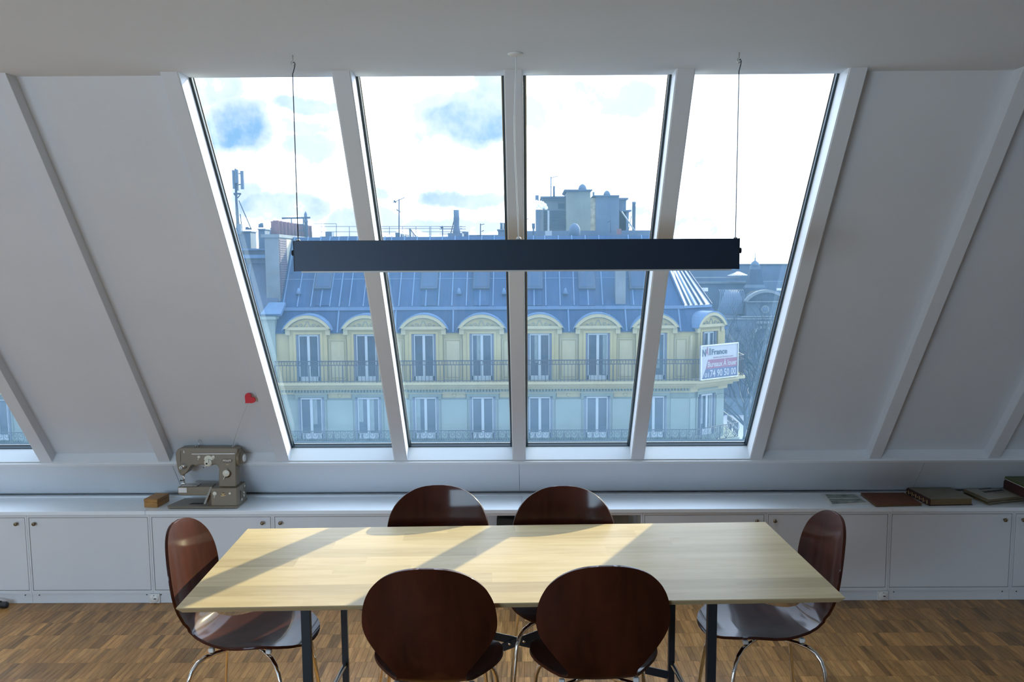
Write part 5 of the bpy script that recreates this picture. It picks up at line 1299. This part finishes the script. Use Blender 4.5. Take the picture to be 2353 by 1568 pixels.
taper(zz_(620), zz_(611), pxm(11), pxm(11), 'lantern', 'farblue')
MB().lathe([(pxm(11), 0), (pxm(10.5), pxm(4)), (pxm(8), pxm(8.5)), (pxm(4), pxm(11.5)), (pxm(1.5), pxm(13)), (pxm(1.2), pxm(16)), (pxm(2), pxm(17)), (pxm(.8), pxm(19)), (pxm(.5), pxm(34))], (ct_.x, Yt + 4, zz_(612)), 'Z', 18).build('dome', M['farblue'], dbd)
# gable front with segmental pediment and oculus
gx = lambda px: XW(px, Yt)
cgz = zz_(692)
pa = arc((gx(1713) + gx(1796)) / 2, (gx(1796) - gx(1713)) / 2, cgz, zz_(671), 18)
MB().prism([(p[0], Yt, p[2]) for p in pa], (0, 5, 0)).build('gable_field', M['farstone'], dbd)
pi_ = arc((gx(1713) + gx(1796)) / 2, (gx(1796) - gx(1713)) / 2 + .25, cgz, zz_(669), 18)
for a_, b_ in zip(pi_[:-1], pi_[1:]):
    pass
m = MB()
for a_, b_ in zip(pi_[:-1], pi_[1:]): m.bar((a_[0], Yt - .3, a_[2]), (b_[0], Yt - .3, b_[2]), .8, .35)
m.build('gable_arch', M['farwall'], dbd)
MB().box(gx(1711), gx(1800), Yt - .5, Yt + 3, zz_(694.5), zz_(692)).box(gx(1700), gx(1800), Yt - .3, Yt + 3, zz_(729), zz_(726)).box(gx(1640), gx(1800), Yt - .2, Yt + 3, zz_(734), zz_(731)).build('cornice', M['farwall'], dbd)
MB().box(gx(1713), gx(1860), Yt, Yt + 4, zz_(726), zz_(694)).build('clock_wall', M['farstone'], dbd)
oc = MB().lathe([(pxm(9.5), 0), (pxm(9.5), -.25), (pxm(7.5), -.3)], (gx(1754), Yt, zz_(711)), 'Y', 24); oc.build('oculus_ring', M['farwall'], dbd)
MB().lathe([(pxm(6), -.3), (pxm(5), -.36)], (gx(1754), Yt, zz_(711)), 'Y', 20).build('oculus', M['farblue'], dbd)
MB().box(gx(1640), gx(1860), Yt + .1, Yt + 6, -18, zz_(726)).build('lower_wall', M['farstone'], dbd)
m = MB().box(gx(1735), gx(1771), Yt - .2, Yt, zz_(744), zz_(738)); m.build('name_panel', M['farwall'], dbd)
ar = arc(gx(1752), pxm(27), zz_(775), zz_(752), 16); m = MB()
for a_, b_ in zip(ar[:-1], ar[1:]): m.bar((a_[0], Yt - .1, a_[2]), (b_[0], Yt - .1, b_[2]), .5, .3)
m.build('great_arch', M['farwall'], dbd)
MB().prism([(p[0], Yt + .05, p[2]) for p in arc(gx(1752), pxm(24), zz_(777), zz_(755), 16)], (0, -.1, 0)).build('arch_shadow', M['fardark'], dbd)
MB().lathe([(pxm(6), 0), (pxm(6), -.25)], (gx(1695), Yt, zz_(757)), 'Y', 16).build('niche', M['fardark'], dbd)
# curved zinc mansard left of the gable
m = MB(); n = 10; rows2 = []
for k in range(n + 1):
    t_ = k / n; rows2.append((Yt + 1 + 5 * t_ ** 2.2, zz_(722) + (zz_(668) - zz_(722)) * math.sin(t_ * PI / 2)))
for k in range(n):
    (y0, a0), (y1, a1) = rows2[k], rows2[k + 1]
    m.add([(gx(1645) + k * .22, y0, a0), (gx(1708), y0, a0), (gx(1708), y1, a1), (gx(1645) + (k + 1) * .22, y1, a1)], [(0, 1, 2, 3)])
m.build('curved_roof', M['farblue'], dbd)
m = MB()
for j in range(14):
    x = gx(1650 + j * 4.2)
    for k in range(n):
        (y0, a0), (y1, a1) = rows2[k], rows2[k + 1]; m.bar((x + k * .10, y0 - .05, a0), (x + (k + 1) * .10, y1 - .05, a1), .07, .07)
m.build('roof_rib', M['farblue'], dbd, kind='stuff')

# bare winter trees between
def tree(x, y, z, h, seed, label, lean=0):
    rnd = random.Random(seed)
    t = thing('bare_tree', label, 'tree', (x, y, -18), group='bare street trees at the right')
    m = MB(); tw = MB()
    def grow(p, d, ln, r, lv):
        q = p + d * ln
        mid = p.lerp(q, .5) + Vector((rnd.uniform(-1, 1), rnd.uniform(-1, 1), 0)) * ln * .07
        (m if lv < 2 else tw).tube([p, mid, q], [r, r * .85, r * .7], 5 if lv < 2 else 3, False)
        if lv >= 6: return
        for _ in range(3 if lv < 4 else 2):
            a = Vector((rnd.uniform(-1, 1), rnd.uniform(-1, 1), rnd.uniform(-.15, .7)))
            grow(q if _ else p.lerp(q, .8), (d * 1.1 + a * .85).normalized(), ln * rnd.uniform(.62, .82), r * .62, lv + 1)
    grow(Vector((x, y, -18)), Vector((lean, 0, 1)).normalized(), h * .34, .26, 0)
    m.build('trunk', M['bark'], t); tw.build('branches', M['bark'], t, kind='stuff')
tree(13.2, 66, -18, 13.5, 3, 'bare winter tree just right of the corner balcony')
tree(18.3, 74, -18, 15.5, 8, 'bare winter tree at the right window edge, tallest of the trees')
tree(20.5, 92, -18, 14.0, 14, 'bare winter tree farther back, below the arched gable')
